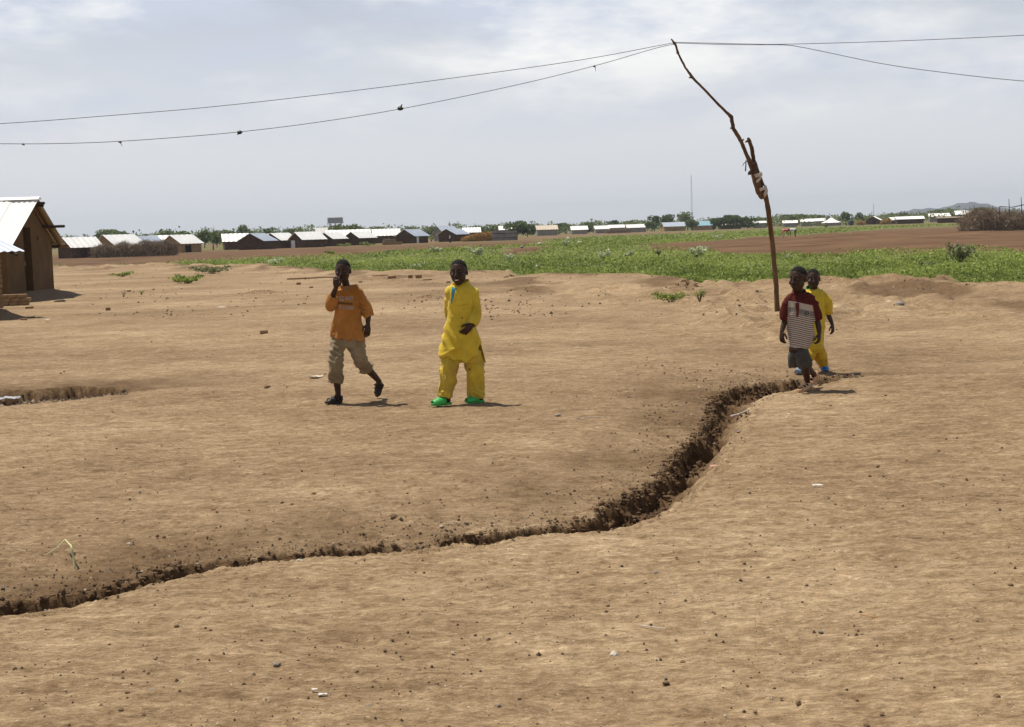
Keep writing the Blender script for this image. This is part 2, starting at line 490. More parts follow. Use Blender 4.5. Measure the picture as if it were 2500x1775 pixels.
def gully_shape(x, y):
    """height of the gully and of the pit, and how dark the earth is from digging and wall shade"""
    wx = x + 0.06 * fbm2(x * 4, y * 4, 3, 21) + 0.04 * fbm2(x * 15, y * 15, 3, 22)
    wy = y + 0.07 * fbm2(x * 4, y * 4, 3, 31) + 0.06 * fbm2(x * 15, y * 15, 3, 32)
    z = np.zeros_like(x); dug = np.zeros_like(x)
    for far, near, poly, D, lip in ((FAR_W, NEAR_W, GULLY, DEPTH, 0.10), (PIT_F, PIT_N, PIT, PIT_D, 0.02)):
        ins = in_poly(wx, wy, poly)
        dF, dep = poly_dist(wx, wy, far, D)
        dN, _ = poly_dist(wx, wy, near)
        ratio = dN / (dF + dN + 1e-6)
        dep = dep * (0.85 + 0.45 * n2(x * 1.9, y * 1.9, 47))
        wall = 0.07 + 0.05 * n2(x * 5, y * 5, 41)
        zi = -dep * sstep(-0.01, 1, dF / wall) * sstep(-0.08, 0.78, ratio)
        zi += (0.07 * fbm2(x * 13, y * 13, 3, 43) + 0.03 * fbm2(x * 35, y * 35, 2, 44)) * sstep(0, 0.05, dF) * sstep(0.35, 0.75, ratio)
        out_far = (~ins) & (dF < dN)
        zo = -lip * np.exp(-dF / 0.45) * dep / 0.35 + 0.018 * fbm2(x * 11, y * 11, 3, 45) * np.exp(-dF / 0.35)
        zn = -0.035 * np.exp(-dN / 0.22) * (dep / 0.3)
        z += np.where(ins, zi - 0.0 + np.where(dF < 9, -lip * dep / 0.35 * sstep(0, 0.6, ratio), 0), np.where(out_far, zo, zn))
        dug = np.maximum(dug, np.where(ins, sstep(0.12, 0.7, ratio), np.clip(np.exp(-dF / 1.1) * (0.62 + 0.9 * fbm2(x * 1.6, y * 1.1, 4, 46)), 0, 0.8) * (dF < dN)))  # darker dug soil, with the shade of the far wall put into the mask
    return z, dug

def ground_z(x, y, fine=True):
    x = np.asarray(x, float); y = np.asarray(y, float)
    r = np.hypot(x, y)
    z = 0.035 * fbm2(x / 3.1, y / 2.3, 3, 1) * sstep(2, 6, r) * (1 - sstep(30, 70, r))
    # the lumpy bank in front of the green field and the hollow behind it
    er = edge_r(x, y); t = r - er
    front = y > 5
    bank = np.where(front, np.exp(-((t + 3.5) / 4.0) ** 2), 0)
    z += bank * (0.07 + 0.15 * fbm2(x / 2.4, y / 3.0, 4, 5))
    mid = np.where(front, sstep(-24, -10, t) * (1 - sstep(-1, 1, t)), 0)
    rid = 1 - np.abs(fbm2(x / 1.5, y / 2.2, 4, 6)) * 2
    z += mid * (0.05 * fbm2(x / 1.1, y / 1.6, 4, 6) + 0.13 * sstep(0.6, 0.92, rid) * sstep(-0.2, 0.4, fbm2(x / 6, y / 9, 2, 15)) + 0.03 * fbm2(x * 2.2, y * 1.4, 3, 9))
    hollow = np.where(front, sstep(-0.3, 2.5, t) * (1 - sstep(25, 70, t)), 0)
    z += hollow * (-0.34 + 0.06 * fbm2(x / 3, y / 5, 3, 7))
    # the dug-over rise on the far side
    rise = np.where(front, np.exp(-((x - 26) / 26) ** 2 - ((y - 112) / 26) ** 2), 0)
    z += rise * (0.35 + 0.35 * fbm2(x / 6, y / 9, 4, 8))
    near = (r > 3.5) & (r < 20) & (y > 0)
    dug = np.zeros_like(z)
    if near.any():
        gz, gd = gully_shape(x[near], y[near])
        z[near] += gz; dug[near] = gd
    dug = np.maximum(dug, mid * sstep(0.12, 0.42, fbm2(x / 2.2, y / 4.5, 4, 16)) * 0.75)  # disturbed soil on the bank, its ragged shadows put into the mask too
    if fine:
        k = (1 - sstep(25, 60, r))
        z += k * (0.014 * fbm2(x * 2.6, y * 3.4, 3, 11) + 0.011 * fbm2(x * 7, y * 11, 3, 12) + 0.0050 * fbm2(x * 22, y * 30, 2, 13))
        crumb = fbm2(x * 30, y * 30, 2, 14)
        z += k * 0.016 * np.clip(crumb - 0.35, 0, 1) * (1 + 2 * dug)
    return z, dug
def gz1(x, y):
    z, _ = ground_z(np.array([x]), np.array([y]), False)
    return float(z[0])
def on_ground(px, py):
    p = gp(px, py)
    for _ in range(4):
        p = gp(px, py, gz1(p.x, p.y))
    return p
def masks(x, y):
    r = np.hypot(x, y)
    k = r * 0.022
    wx = x + k * fbm2(x / (0.02 * 60 + 1.5), y / 4, 3, 51) * 0.6
    wy = y + k * fbm2(x / 2.5, y / 5, 3, 52) * 1.3
    px, py, ok = to_px(wx, wy, np.zeros_like(x))
    veg = in_poly(px, py, VEG) & ok
    bare = np.zeros(x.shape, bool)
    for b in BARE:
        bare |= in_poly(px, py, b)
    return veg & ~bare & (y > 5), ((~veg) | bare) & (r > edge_r(x, y) + 2) & (y > 5)

def ground_grid():
    rr = [0.0]
    rr += list(np.arange(1.0, 4.0, 0.12)) + list(np.arange(4.0, 6.0, 0.020)) + list(np.arange(6.0, 9.0, 0.0115)) + list(np.arange(9.0, 15.0, 0.0215))
    inv = np.linspace(1 / 15.0, 1 / 60.0, 230); rr += list(1 / inv)
    inv = np.linspace(1 / 60.0, 1 / 400.0, 110)[1:]; rr += list(1 / inv)
    rr += list(np.geomspace(400, 14000, 50)[1:])
    rr = np.array(rr)
    d = math.radians
    th = np.concatenate([np.arange(-180, -60, 6.0), np.arange(-60, -28, 0.8), np.arange(-28, -22.5, 0.25), np.arange(-22.5, 22.5, 0.088), np.arange(22.5, 28, 0.25), np.arange(28, 60, 0.8), np.arange(60, 180, 6.0)])
    th = np.radians(th)
    R, T = np.meshgrid(rr, th, indexing='ij')
    X = (R * np.sin(T)).ravel(); Y = (R * np.cos(T)).ravel()
    Z, dug = ground_z(X, Y)
    m, n = len(rr), len(th)
    i, j = np.meshgrid(np.arange(m - 1), np.arange(n), indexing='ij')
    k = (j + 1) % n
    F = np.stack([i * n + j, i * n + k, (i + 1) * n + k, (i + 1) * n + j], -1).reshape(-1, 4)[:, ::-1]
    me = mesh_np('ground', np.stack([X, Y, Z], 1), F, True)
    veg, red = masks(X, Y)
    rr_ = np.hypot(X, Y); far = sstep(190, 330, rr_)
    scrub = far * sstep(-0.25, 0.15, fbm2(X / 30, Y / 60, 3, 53)) * 0.75 * (red > 0)
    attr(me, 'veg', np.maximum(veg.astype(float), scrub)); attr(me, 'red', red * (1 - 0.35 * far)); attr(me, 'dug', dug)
    return me

def ground_material():
    m, t, b = nodes('dry_earth')
    N = t.nodes.new; Lk = t.links.new
    b.inputs['Roughness'].default_value = 0.95; b.inputs['Specular IOR Level'].default_value = 0.15
    tc = N('ShaderNodeTexCoord')
    def noise(scale, detail, sx=1, sy=1, rough=0.55, rot=0.0):
        mp = N('ShaderNodeMapping'); mp.inputs['Scale'].default_value = (sx, sy, 1); mp.inputs['Rotation'].default_value = (0, 0, rot)
        Lk(tc.outputs['Object'], mp.inputs['Vector'])
        n = N('ShaderNodeTexNoise'); n.inputs['Scale'].default_value = scale; n.inputs['Detail'].default_value = detail; n.inputs['Roughness'].default_value = rough
        Lk(mp.outputs[0], n.inputs['Vector']); return n.outputs['Fac']
    def ramp(fac, a, bb, ca=(0, 0, 0), cb=(1, 1, 1)):
        r = N('ShaderNodeValToRGB'); e = r.color_ramp.elements
        e[0].position = a; e[1].position = bb; e[0].color = (*ca, 1); e[1].color = (*cb, 1)
        Lk(fac, r.inputs[0]); return r.outputs[0]
    def mix(fac, a, bb, mode='MIX'):
        x = N('ShaderNodeMix'); x.data_type = 'RGBA'; x.blend_type = mode
        for s, v in (('Factor', fac), ('A', a), ('B', bb)):
            if isinstance(v, (int, float)):
                x.inputs[s].default_value = v
            elif isinstance(v, tuple):
                x.inputs[s].default_value = (*v, 1)
            else:
                Lk(v, x.inputs[s])
        return x.outputs['Result']
    def att(n):
        a = N('ShaderNodeAttribute'); a.attribute_name = n; return a.outputs['Fac']
    def madd(f, k, g=None):
        x = N('ShaderNodeMath'); x.operation = 'MULTIPLY_ADD'; x.inputs[1].default_value = k
        Lk(f, x.inputs[0])
        if g is None: x.inputs[2].default_value = 0.0
        else: Lk(g, x.inputs[2])
        return x.outputs[0]
    # tone: broad patches, ruts and dust streaks, crumbs
    v = madd(noise(0.22, 4, 0.8, 1.0), 0.75)
    v = madd(noise(1.3, 5, 0.75, 1.0, 0.6, 0.12), 0.45, v)
    v = madd(noise(8.0, 7, 0.55, 1.2, 0.78, 0.08), 1.25, v)
    v = madd(noise(38.0, 5, 0.5, 1.2, 0.8, 0.05), 1.25, v)
    nv = N('ShaderNodeMapRange'); nv.inputs['From Min'].default_value = 0.0; nv.inputs['From Max'].default_value = 3.70
    Lk(v, nv.inputs['Value'])
    cr = N('ShaderNodeValToRGB'); el = cr.color_ramp.elements
    el[0].position = 0.385; el[0].color = (0.090, 0.053, 0.026, 1); el[1].position = 0.625; el[1].color = (0.58, 0.445, 0.285, 1)
    for pos, c in ((0.45, (0.174, 0.114, 0.061)), (0.505, (0.260, 0.180, 0.103)), (0.56, (0.365, 0.266, 0.161))):
        q = cr.color_ramp.elements.new(pos); q.color = (*c, 1)
    Lk(nv.outputs[0], cr.inputs[0]); base = cr.outputs[0]
    grit = ramp(noise(70.0, 3, 0.7, 1.2, 0.7), 0.30, 0.40, (1, 1, 1), (0, 0, 0))  # dark grit specks, also small crumb shadows put into the colour
    base = mix(mixf(t, grit, 0.6), base, (0.085, 0.052, 0.027))
    fleck = ramp(noise(90.0, 2, 0.6, 1.1, 0.6, 0.3), 0.68, 0.74)
    base = mix(mixf(t, fleck, 0.7), base, (0.66, 0.56, 0.42))
    dug = mix(ramp(noise(9, 4), 0.35, 0.65), (0.064, 0.035, 0.016), (0.140, 0.084, 0.042))  # dark brown of dug soil and of gully shade, mixed in as colour
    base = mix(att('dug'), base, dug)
    red = mix(ramp(noise(0.35, 5, 0.5, 1.0), 0.35, 0.65), (0.085, 0.044, 0.021), (0.155, 0.090, 0.046))
    base = mix(att('red'), base, red)
    veg = mix(ramp(noise(0.5, 5, 0.6, 1.0), 0.35, 0.65), (0.085, 0.110, 0.032), (0.15, 0.155, 0.05))
    base = mix(att('veg'), base, veg)
    Lk(base, b.inputs['Base Color'])
    h1 = noise(30, 5, 0.7, 1.2, 0.65); h2 = noise(120, 3, 0.8, 1.2)
    ad = N('ShaderNodeMath'); ad.operation = 'MULTIPLY_ADD'; ad.inputs[1].default_value = 0.35
    Lk(h2, ad.inputs[0]); Lk(h1, ad.inputs[2])
    bp = N('ShaderNodeBump'); bp.inputs['Strength'].default_value = 0.75; bp.inputs['Distance'].default_value = 0.02
    Lk(ad.outputs[0], bp.inputs['Height']); Lk(bp.outputs[0], b.inputs['Normal'])
    return m
def mixf(t, fac, k):
    x = t.nodes.new('ShaderNodeMath'); x.operation = 'MULTIPLY'; x.inputs[1].default_value = k
    t.links.new(fac, x.inputs[0]); return x.outputs[0]

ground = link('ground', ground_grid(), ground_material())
tag(ground, 'bare trampled tan earth with an eroded gully running across it', 'ground', kind='structure')

# hills far behind the plain
def hill(px_pts, D, depth, label):
    pts = [at(px, py, D) for px, py in px_pts]
    V = []; F = []
    n = len(pts); rows = 9
    for k in range(rows):
        a = k / (rows - 1)
        hgt = math.sin(math.pi * a) ** 0.9
        for q, p in enumerate(pts):
            V.append((p.x * (1 + (a - 0.5) * depth / D), D + (a - 0.5) * depth, max(p.z, 0) * hgt * (1 + 0.05 * math.sin(q * 1.9 + k)) - 3))
    for k in range(rows - 1):
        for j in range(n - 1):
            F.append((k * n + j, k * n + j + 1, (k + 1) * n + j + 1, (k + 1) * n + j))
    o = link('hill', mesh_np('hill', np.array(V), np.array(F), True), M['hill'])
    tag(o, label, 'hill', kind='structure')
def curve_px(pts, n):
    xs = [p[0] for p in pts]
    X = np.linspace(xs[0], xs[-1], n)
    return [(float(x), float(np.interp(x, xs, [p[1] for p in pts]) - 1.2 * n2(np.array([x / 22.0]), np.array([0.5]), 4)[0])) for x in X]
hill(curve_px([(2070, 532), (2140, 525), (2200, 516), (2230, 508), (2265, 505), (2300, 506), (2320, 500), (2345, 494), (2365, 491), (2390, 492), (2415, 496), (2440, 503), (2470, 507), (2520, 512), (2600, 522), (2700, 526)], 60), 4300, 1200,
     'rounded blue hill standing above the plain')
hill(curve_px([(1830, 549), (1880, 541), (1930, 536), (2000, 533), (2060, 531), (2120, 527), (2200, 526), (2300, 524), (2450, 528)], 40), 6000, 1500,
     'low faint ridge along the skyline beside the blue hill')

# ------------------------------------------------------------------ houses
def slope_sheet(p0, p1, p2, p3, waves=0, amp=0.02, th=0.012):
    """a thin roof slope p0-p1 along the eave, p3-p2 along the ridge"""
    p0, p1, p2, p3 = map(Vector, (p0, p1, p2, p3))
    nrm = (p1 - p0).cross(p3 - p0).normalized()
    mb = MB()
    n = max(1, waves * 4)
    grid = []
    for i in (0, 1):
        a, b = (p0, p1) if i == 0 else (p3, p2)
        grid.append([a.lerp(b, j / n) + nrm * (amp * math.sin(j * math.pi / 2) if waves else 0) for j in range(n + 1)])
    mb.sheet(grid, th)
    return mb
def gable_house(px, D, theta, W, Ln, eave, ridge, label, wall='mud_dark', roof='sheet', roof2=None, ov=0.35, group='houses of the settlement', door=None, name='mud_house', cat='house', z=None):
    """gable end centred on the column px at the depth D; the ridge runs away at the angle theta to the line of sight"""
    p = ground_px(px, D)
    rz = math.radians(theta) + math.atan2(p.x, p.y)
    root = empty(name, (p.x, p.y, gz1(p.x, p.y) if z is None else z), -rz)
    tag(root, label, cat, group)
    w = W / 2
    mb = MB()
    V = [(-w, 0, -0.3), (w, 0, -0.3), (w, 0, eave), (0, 0, ridge - 0.05), (-w, 0, eave)]
    V += [(x, Ln, zz) for x, _, zz in V]
    mb.add(V, [(0, 1, 2, 3, 4), (9, 8, 7, 6, 5), (1, 6, 7, 2), (5, 0, 4, 9), (0, 5, 6, 1), (2, 7, 8, 3), (3, 8, 9, 4)])
    mb.build('wall', M[wall], root)
    sl = (ridge - eave) / w
    ex, ez = w + ov, eave - ov * sl
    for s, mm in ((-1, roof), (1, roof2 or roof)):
        sh = slope_sheet((s * ex, -ov, ez + 0.03), (s * ex, Ln + ov, ez + 0.03), (0, Ln + ov, ridge + 0.03), (0, -ov, ridge + 0.03), waves=int(Ln + 2), amp=0.025, th=0.02) if s > 0 else \
             slope_sheet((s * ex, Ln + ov, ez + 0.03), (s * ex, -ov, ez + 0.03), (0, -ov, ridge + 0.03), (0, Ln + ov, ridge + 0.03), waves=int(Ln + 2), amp=0.025, th=0.02)
        sh.build('roof_slope', M[mm], root)
    if door:
        side, pos, dw, dh, dm = door
        d = MB()
        if side == 'gable':
            d.box((pos, -0.03, dh / 2), (dw, 0.06, dh))
        else:
            d.box((w + 0.03, pos, dh / 2), (0.06, dw, dh))
        d.build('door', M[dm], root)
    return root

gable_house(160, 178, 62, 3.6, 4.0, 1.5, 2.62, 'low dark mud house with white roof just past the large mud house', door=('side', 1.6, 0.8, 1.25, 'door'))
gable_house(258, 188, 52, 4.3, 4.6, 1.55, 2.85, 'mud house with wide pale roof behind the brown thorn fence', wall='mud_tan', roof2='sheet')
gable_house(330, 200, 50, 3.6, 3.8, 1.5, 2.6, 'small house with bluish roof half hidden behind the thorn fence', wall='mud_tan', roof2='sheet_blue_or_shaded')
gable_house(372, 226, 88, 3.6, 6.0, 1.6, 2.75, 'long white roofed house behind the end of the thorn fence', wall='mud_dark')
gable_house(420, 214, 44, 3.9, 4.4, 1.5, 2.65, 'house with tan gable and open dark front at the end of the thorn fence', wall='mud_tan', roof2='sheet', door=('side', 1.5, 1.2, 1.1, 'dark'))
gable_house(338, 330, 86, 3.6, 5.4, 1.7, 3.0, 'distant white roof showing over the bluish roof')
gable_house(547, 244, 86, 3.6, 4.0, 1.6, 2.75, 'house whose white slope leans against the large brown gable on its right')
gable_house(613, 228, 26, 4.3, 5.0, 1.5, 2.62, 'brown house with broad dark gable and bluish right slope', roof2='sheet_blue_or_shaded')
gable_house(664, 240, 38, 3.8, 4.6, 1.5, 2.6, 'house tucked behind the broad brown gable house')
gable_house(724, 238, 55, 3.7, 4.6, 1.5, 2.65, 'brown house with white panel beside its front corner', door=('gable', -0.9, 1.1, 1.25, 'panel_white'))
gable_house(774, 330, 80, 3.4, 3.8, 2.0, 3.9, 'tall white roof rising behind the row of houses', roof='tent')
gable_house(795, 252, 40, 3.4, 3.8, 1.45, 2.45, 'brown gable house with green bushes against its front', door=('gable', 0.9, 0.6, 1.2, 'door'))
gable_house(800, 284, 87, 4.0, 8.4, 1.75, 3.0, 'very long white roofed house behind the row')
gable_house(860, 256, 42, 3.5, 4.4, 1.45, 2.45, 'brown gable house in front of the very long white roof', door=('side', 2.2, 0.7, 1.15, 'door'))
gable_house(912, 300, 84, 4.0, 5.4, 1.75, 3.0, 'white roofed house under the two stepped roofs right of the green tree')
gable_house(636, 340, 84, 3.4, 4.2, 1.6, 2.9, 'distant white roof between two dark gables')
gable_house(990, 262, 36, 4.2, 4.4, 1.45, 2.6, 'dark gable house standing apart with bright right slope', roof2='sheet_blue_or_shaded', door=('side', 1.0, 0.7, 1.2, 'panel_white'))
gable_house(1092, 276, 36, 4.2, 4.2, 1.5, 2.5, 'brown gable house behind the golden straw fence', roof2='sheet_blue_or_shaded')
gable_house(1072, 300, 60, 4.2, 3.6, 1.9, 3.15, 'grey peaked roof behind the house by the straw fence', wall='mud_grey', roof='sheet_blue_or_shaded')
gable_house(1132, 400, 86, 3.4, 4.6, 1.9, 3.1, 'distant white roof above the golden straw fence')
gable_house(1220, 420, 86, 3.4, 3.4, 2.3, 3.3, 'small white slope beside the dark round tree', roof='tent')
gable_house(1310, 430, 82, 4.0, 6.2, 2.0, 3.15, 'beige roofed house with grey walls in the middle distance', wall='mud_grey', roof='sheet_beige')
gable_house(1395, 470, 84, 4.0, 5.2, 1.6, 2.7, 'first white roofed house past the beige roof', wall='mud_grey', roof='tent')
gable_house(1452, 480, 78, 3.6, 4.6, 1.6, 2.6, 'second white roofed house past the beige roof', wall='mud_grey')
gable_house(1486, 500, 84, 3.6, 5.4, 1.9, 2.8, 'third white roofed house past the beige roof', wall='mud_grey', roof='tent')
gable_house(1530, 480, 82, 4.2, 6.4, 1.7, 2.7, 'fourth white roofed house past the beige roof', wall='mud_grey')
gable_house(1618, 480, 76, 5.0, 7.4, 1.7, 3.0, 'pale blue grey roof over yellow gable under the three tall trees', wall='mud_tan', roof='sheet_blue_or_shaded')
gable_house(1742, 480, -78, 5.0, 7.4, 1.7, 3.1, 'house with painted blue roof right of the three tall trees', wall='mud_tan', roof='sheet_paint')
gable_house(1758, 500, 86, 3.2, 7.4, 1.5, 1.95, 'long low dark shed right of the blue roof', roof='sheet_beige', wall='mud_dark')
gable_house(1840, 500, 86, 3.2, 4.2, 1.9, 2.5, 'small pale roof left of the leaning pole', wall='mud_grey')
gable_house(1912, 520, 86, 3.2, 5.0, 1.6, 2.4, 'low white roof right of the leaning pole', wall='mud_grey', roof='tent')
gable_house(1955, 530, 84, 3.2, 4.6, 1.9, 2.8, 'white roof between the leaning pole and the tent, first of two', wall='mud_grey', roof='tent')
gable_house(1990, 540, 84, 3.2, 3.6, 2.0, 2.9, 'white roof between the leaning pole and the tent, second of two', wall='mud_grey')
gable_house(2131, 500, 8, 5.2, 6.0, 1.5, 2.9, 'dark gable house with white eaves facing the field', roof='tent', door=('gable', 0.4, 0.8, 1.3, 'dark'))
gable_house(2188, 455, 84, 4.4, 8.4, 1.6, 2.35, 'long dark house with white roof beside the gable house', roof='tent')
gable_house(2172, 480, 60, 3.0, 3.2, 1.5, 2.3, 'small dark hut against the left end of the long dark house', roof='tent')
gable_house(2268, 560, 84, 4.0, 8.0, 2.3, 3.4, 'white roofed house behind the low dark shed', wall='mud_grey', roof='tent')
gable_house(2288, 430, 86, 3.0, 7.6, 1.5, 1.85, 'low dark shed left of the dead brush', wall='mud_dark', roof='brush')
gable_house(2332, 520, 80, 4.0, 5.4, 2.7, 4.0, 'bright white roof next to the dead brush', wall='mud_dark', roof='tent')

# the white tent
def tent(px, D, w, h, label):
    p = ground_px(px, D)
    root = empty('tent', (p.x, p.y, 0)); tag(root, label, 'tent')
    mb = MB(); mb.box((0, 0, 0.55), (w * 0.86, w * 0.8, 1.3)); mb.build('wall', M['mud_grey'], root)
    rings = []
    for zz, k in ((1.1, 1.0), (1.35, 0.86), (1.8, 0.52), (h, 0.06)):
        rings.append([(math.cos(a) * w * 0.55 * k, math.sin(a) * w * 0.5 * k, zz) for a in [2 * math.pi * j / 12 for j in range(12)]])
    r = MB(); r.loft(rings); r.build('canopy', M['tent'], root)
tent(2030, 500, 6.8, 2.9, 'peaked white tent between the pole and the dark gable house')

# dark blue water drum
p = ground_px(2078, 470)
mb = MB(); mb.tube([(0, 0, 0), (0, 0, 0.1), (0, 0, 0.75), (0, 0, 0.8), (0, 0, 1.5), (0, 0, 1.6)], [0.86, 0.9, 0.9, 0.95, 0.9, 0.6], 14, dome=False)
o = mb.build('water_drum', mat('dark_blue_plastic', (0.03, 0.045, 0.07), (0.05, 0.06, 0.09), 2, 0.5), smooth=False); o.location = p
tag(o, 'dark blue water drum between the tent and the dark gable house', 'water drum')

# the large mud house at the edge
def big_house():
    root = empty('mud_house', (-14.6, 43.8, 0)); tag(root, 'large tan mud house with steep white sheet roof and dark doorway', 'house')
    o3 = Vector((-14.6, 43.8, 0))
    def loc(x, y, z): return Vector((x, y, z)) - o3
    xg, xb = -14.68, -19.6
    y0, y1, yr = 41.75, 45.95, 44.15
    ze, zr = 1.78, 3.0
    mb = MB()
    # gable wall with the doorway left open
    dy0, dy1, dz = 43.30, 43.98, 2.2
    def wall_prism(pts, x0, x1):
        V = [loc(x0, a, b) for a, b in pts] + [loc(x1, a, b) for a, b in pts]
        n = len(pts)
        F = [tuple(range(n)), tuple(reversed(range(n, 2 * n)))] + [(i + n, (i + 1) % n + n, (i + 1) % n, i) for i in range(n)]
        mb.add(V, F)
    zt = lambda y: ze - 0.12 + (zr - ze) * (1 - abs(y - yr) / (yr - y0 if y < yr else y1 - yr))
    wall_prism([(y0, -0.2), (dy0, -0.2), (dy0, zt(dy0)), (y0, zt(y0))], xg, xg - 0.3)
    wall_prism([(dy0, dz), (dy1, dz), (dy1, zt(dy1)), (dy0, zt(dy0))], xg - 0.003, xg - 0.3)
    wall_prism([(dy1, -0.2), (y1, -0.2), (y1, zt(y1)), (yr, zr - 0.12), (dy1, zt(dy1))], xg, xg - 0.3)
    for ya, yb in ((y0, y0 + 0.3), (y1 - 0.3, y1)):
        mb.box(loc((xg - 0.3 + xb) / 2, (ya + yb) / 2, 0.78), (xg - 0.3 - xb, 0.3, 1.96))
    mb.box(loc(xb - 0.15, (y0 + y1) / 2, 0.9), (0.3, y1 - y0, 2.2))
    mb.build('wall', M['mud'], root)
    f = MB(); f.box(loc((xg + xb) / 2 - 0.2, (y0 + y1) / 2, 0.05), (xg - xb - 0.7, y1 - y0 - 0.7, 0.1)); f.build('floor', M['mud'], root)
    # wall niche, roof sheets, ridge
    h = MB(); h.box(loc(xg + 0.002, 44.62, 1.86), (0.012, 0.10, 0.13)); h.build('vent_hole', M['dark'], root)
    yn, zn, yf, zf = 41.45, 1.60, 46.55, 1.64
    k = 0; x = -14.42
    while x > -20.0:
        for s, (ye, zee) in enumerate(((yn, zn), (yf, zf))):
            a, b = (x - 0.83, x) if s == 0 else (x, x - 0.83)
            dzz = 0.03 * (k % 2)
            sh = slope_sheet(loc(a, ye, zee + dzz), loc(b, ye, zee + dzz), loc(b, yr, zr + 0.06 + dzz), loc(a, yr, zr + 0.06 + dzz), 5, 0.013, 0.006)
            sh.build('roof_sheet', M['sheet'], root)
        x -= 0.80; k += 1
    rc = MB()
    rc.sheet([[loc(-14.38, yr + d, zr + 0.13 - abs(d) * 0.5) for d in (-0.16, 0, 0.16)], [loc(-20.0, yr + d, zr + 0.13 - abs(d) * 0.5) for d in (-0.16, 0, 0.16)]], 0.006)
    rc.build('ridge_cap', M['sheet'], root)
    # poles that carry the roof, some stick out past the gable
    for yy, zz, out in ((44.15, 2.93, 0.42), (44.28, 2.86, 0.34), (45.35, 2.22, 0.62), (42.9, 2.22, 0.15), (46.4, 1.60, 0.1), (41.7, 1.60, 0.05)):
        m2 = MB(); m2.tube([loc(xg + out, yy, zz), loc(-19.8, yy, zz)], [0.045, 0.05], 8); m2.build('roof_pole', M['wood_dark'], root, True)
    for q in range(7):
        xx = xg + 0.12 - q * 0.7
        for ye, zee in ((yn + 0.12, zn - 0.02), (yf - 0.12, zf - 0.02)):
            m2 = MB(); m2.tube([loc(xx, yr, zr - 0.03), loc(xx, ye, zee)], [0.035, 0.03], 7); m2.build('rafter', M['wood'], root, True)
    # straw mat under the far slope
    st = MB()
    for q in range(40):
        xx = xg + 0.22 - q * 0.035
        st.tube([loc(xx, yr + 0.2, zr - 0.13 + random.uniform(-.02, .02)), loc(xx, yf - random.uniform(0.02, 0.2), zf + 0.05 + random.uniform(-.05, .02))], [0.018, 0.016], 4, dome=False)
    so = st.build('straw_lining', M['straw'], root); tag(so, kind='stuff')
    e = MB(); e.box(loc(-17.0, yf - 0.04, zf - 0.06), (5.4, 0.05, 0.09)); e.build('eave_board', M['straw'], root)
    # earth bank against the foot of the walls
    n = 26; rows = []
    path = [(xb, y0 - 0.02), (xg - 1.5, y0 - 0.02), (xg + 0.02, y0 - 0.02), (xg + 0.02, y0 + 1.2), (xg + 0.02, dy0 + 0.2), (xg + 0.02, dy1 + 0.6), (xg + 0.02, y1), (xg - 1.2, y1 + 0.02), (xb, y1 + 0.02)]
    out = [(0, -1), (0, -1), (0.7, -0.7), (1, 0), (1, 0), (1, 0), (0.8, 0.6), (0, 1), (0, 1)]
    grid = []
    for d, zz in ((-0.12, 0.26), (0.0, 0.24), (0.16, 0.19), (0.4, 0.11), (0.75, 0.04), (1.15, -0.06)):
        grid.append([loc(px_ + ox * d * (1 + 0.2 * math.sin(i_ * 2.3)), py_ + oy * d, zz + 0.02 * math.sin(i_ * 1.7 + d * 9)) for i_, ((px_, py_), (ox, oy)) in enumerate(zip(path, out))])
    pb = MB(); V = [p_ for r_ in grid for p_ in r_]; nn = len(path)
    pb.add(V, [(i_ * nn + j_, i_ * nn + j_ + 1, (i_ + 1) * nn + j_ + 1, (i_ + 1) * nn + j_) for i_ in range(len(grid) - 1) for j_ in range(nn - 1)])
    pb.build('mud_plinth', M['clod'], root, True)
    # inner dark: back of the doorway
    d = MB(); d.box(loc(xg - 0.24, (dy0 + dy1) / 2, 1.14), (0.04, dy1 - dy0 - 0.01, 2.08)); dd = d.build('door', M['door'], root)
    hd = MB(); hd.box(loc(xg - 0.20, dy1 - 0.12, 1.1), (0.05, 0.04, 0.14)); hd.build('door_handle', M['steel'], None).parent = dd
big_house()

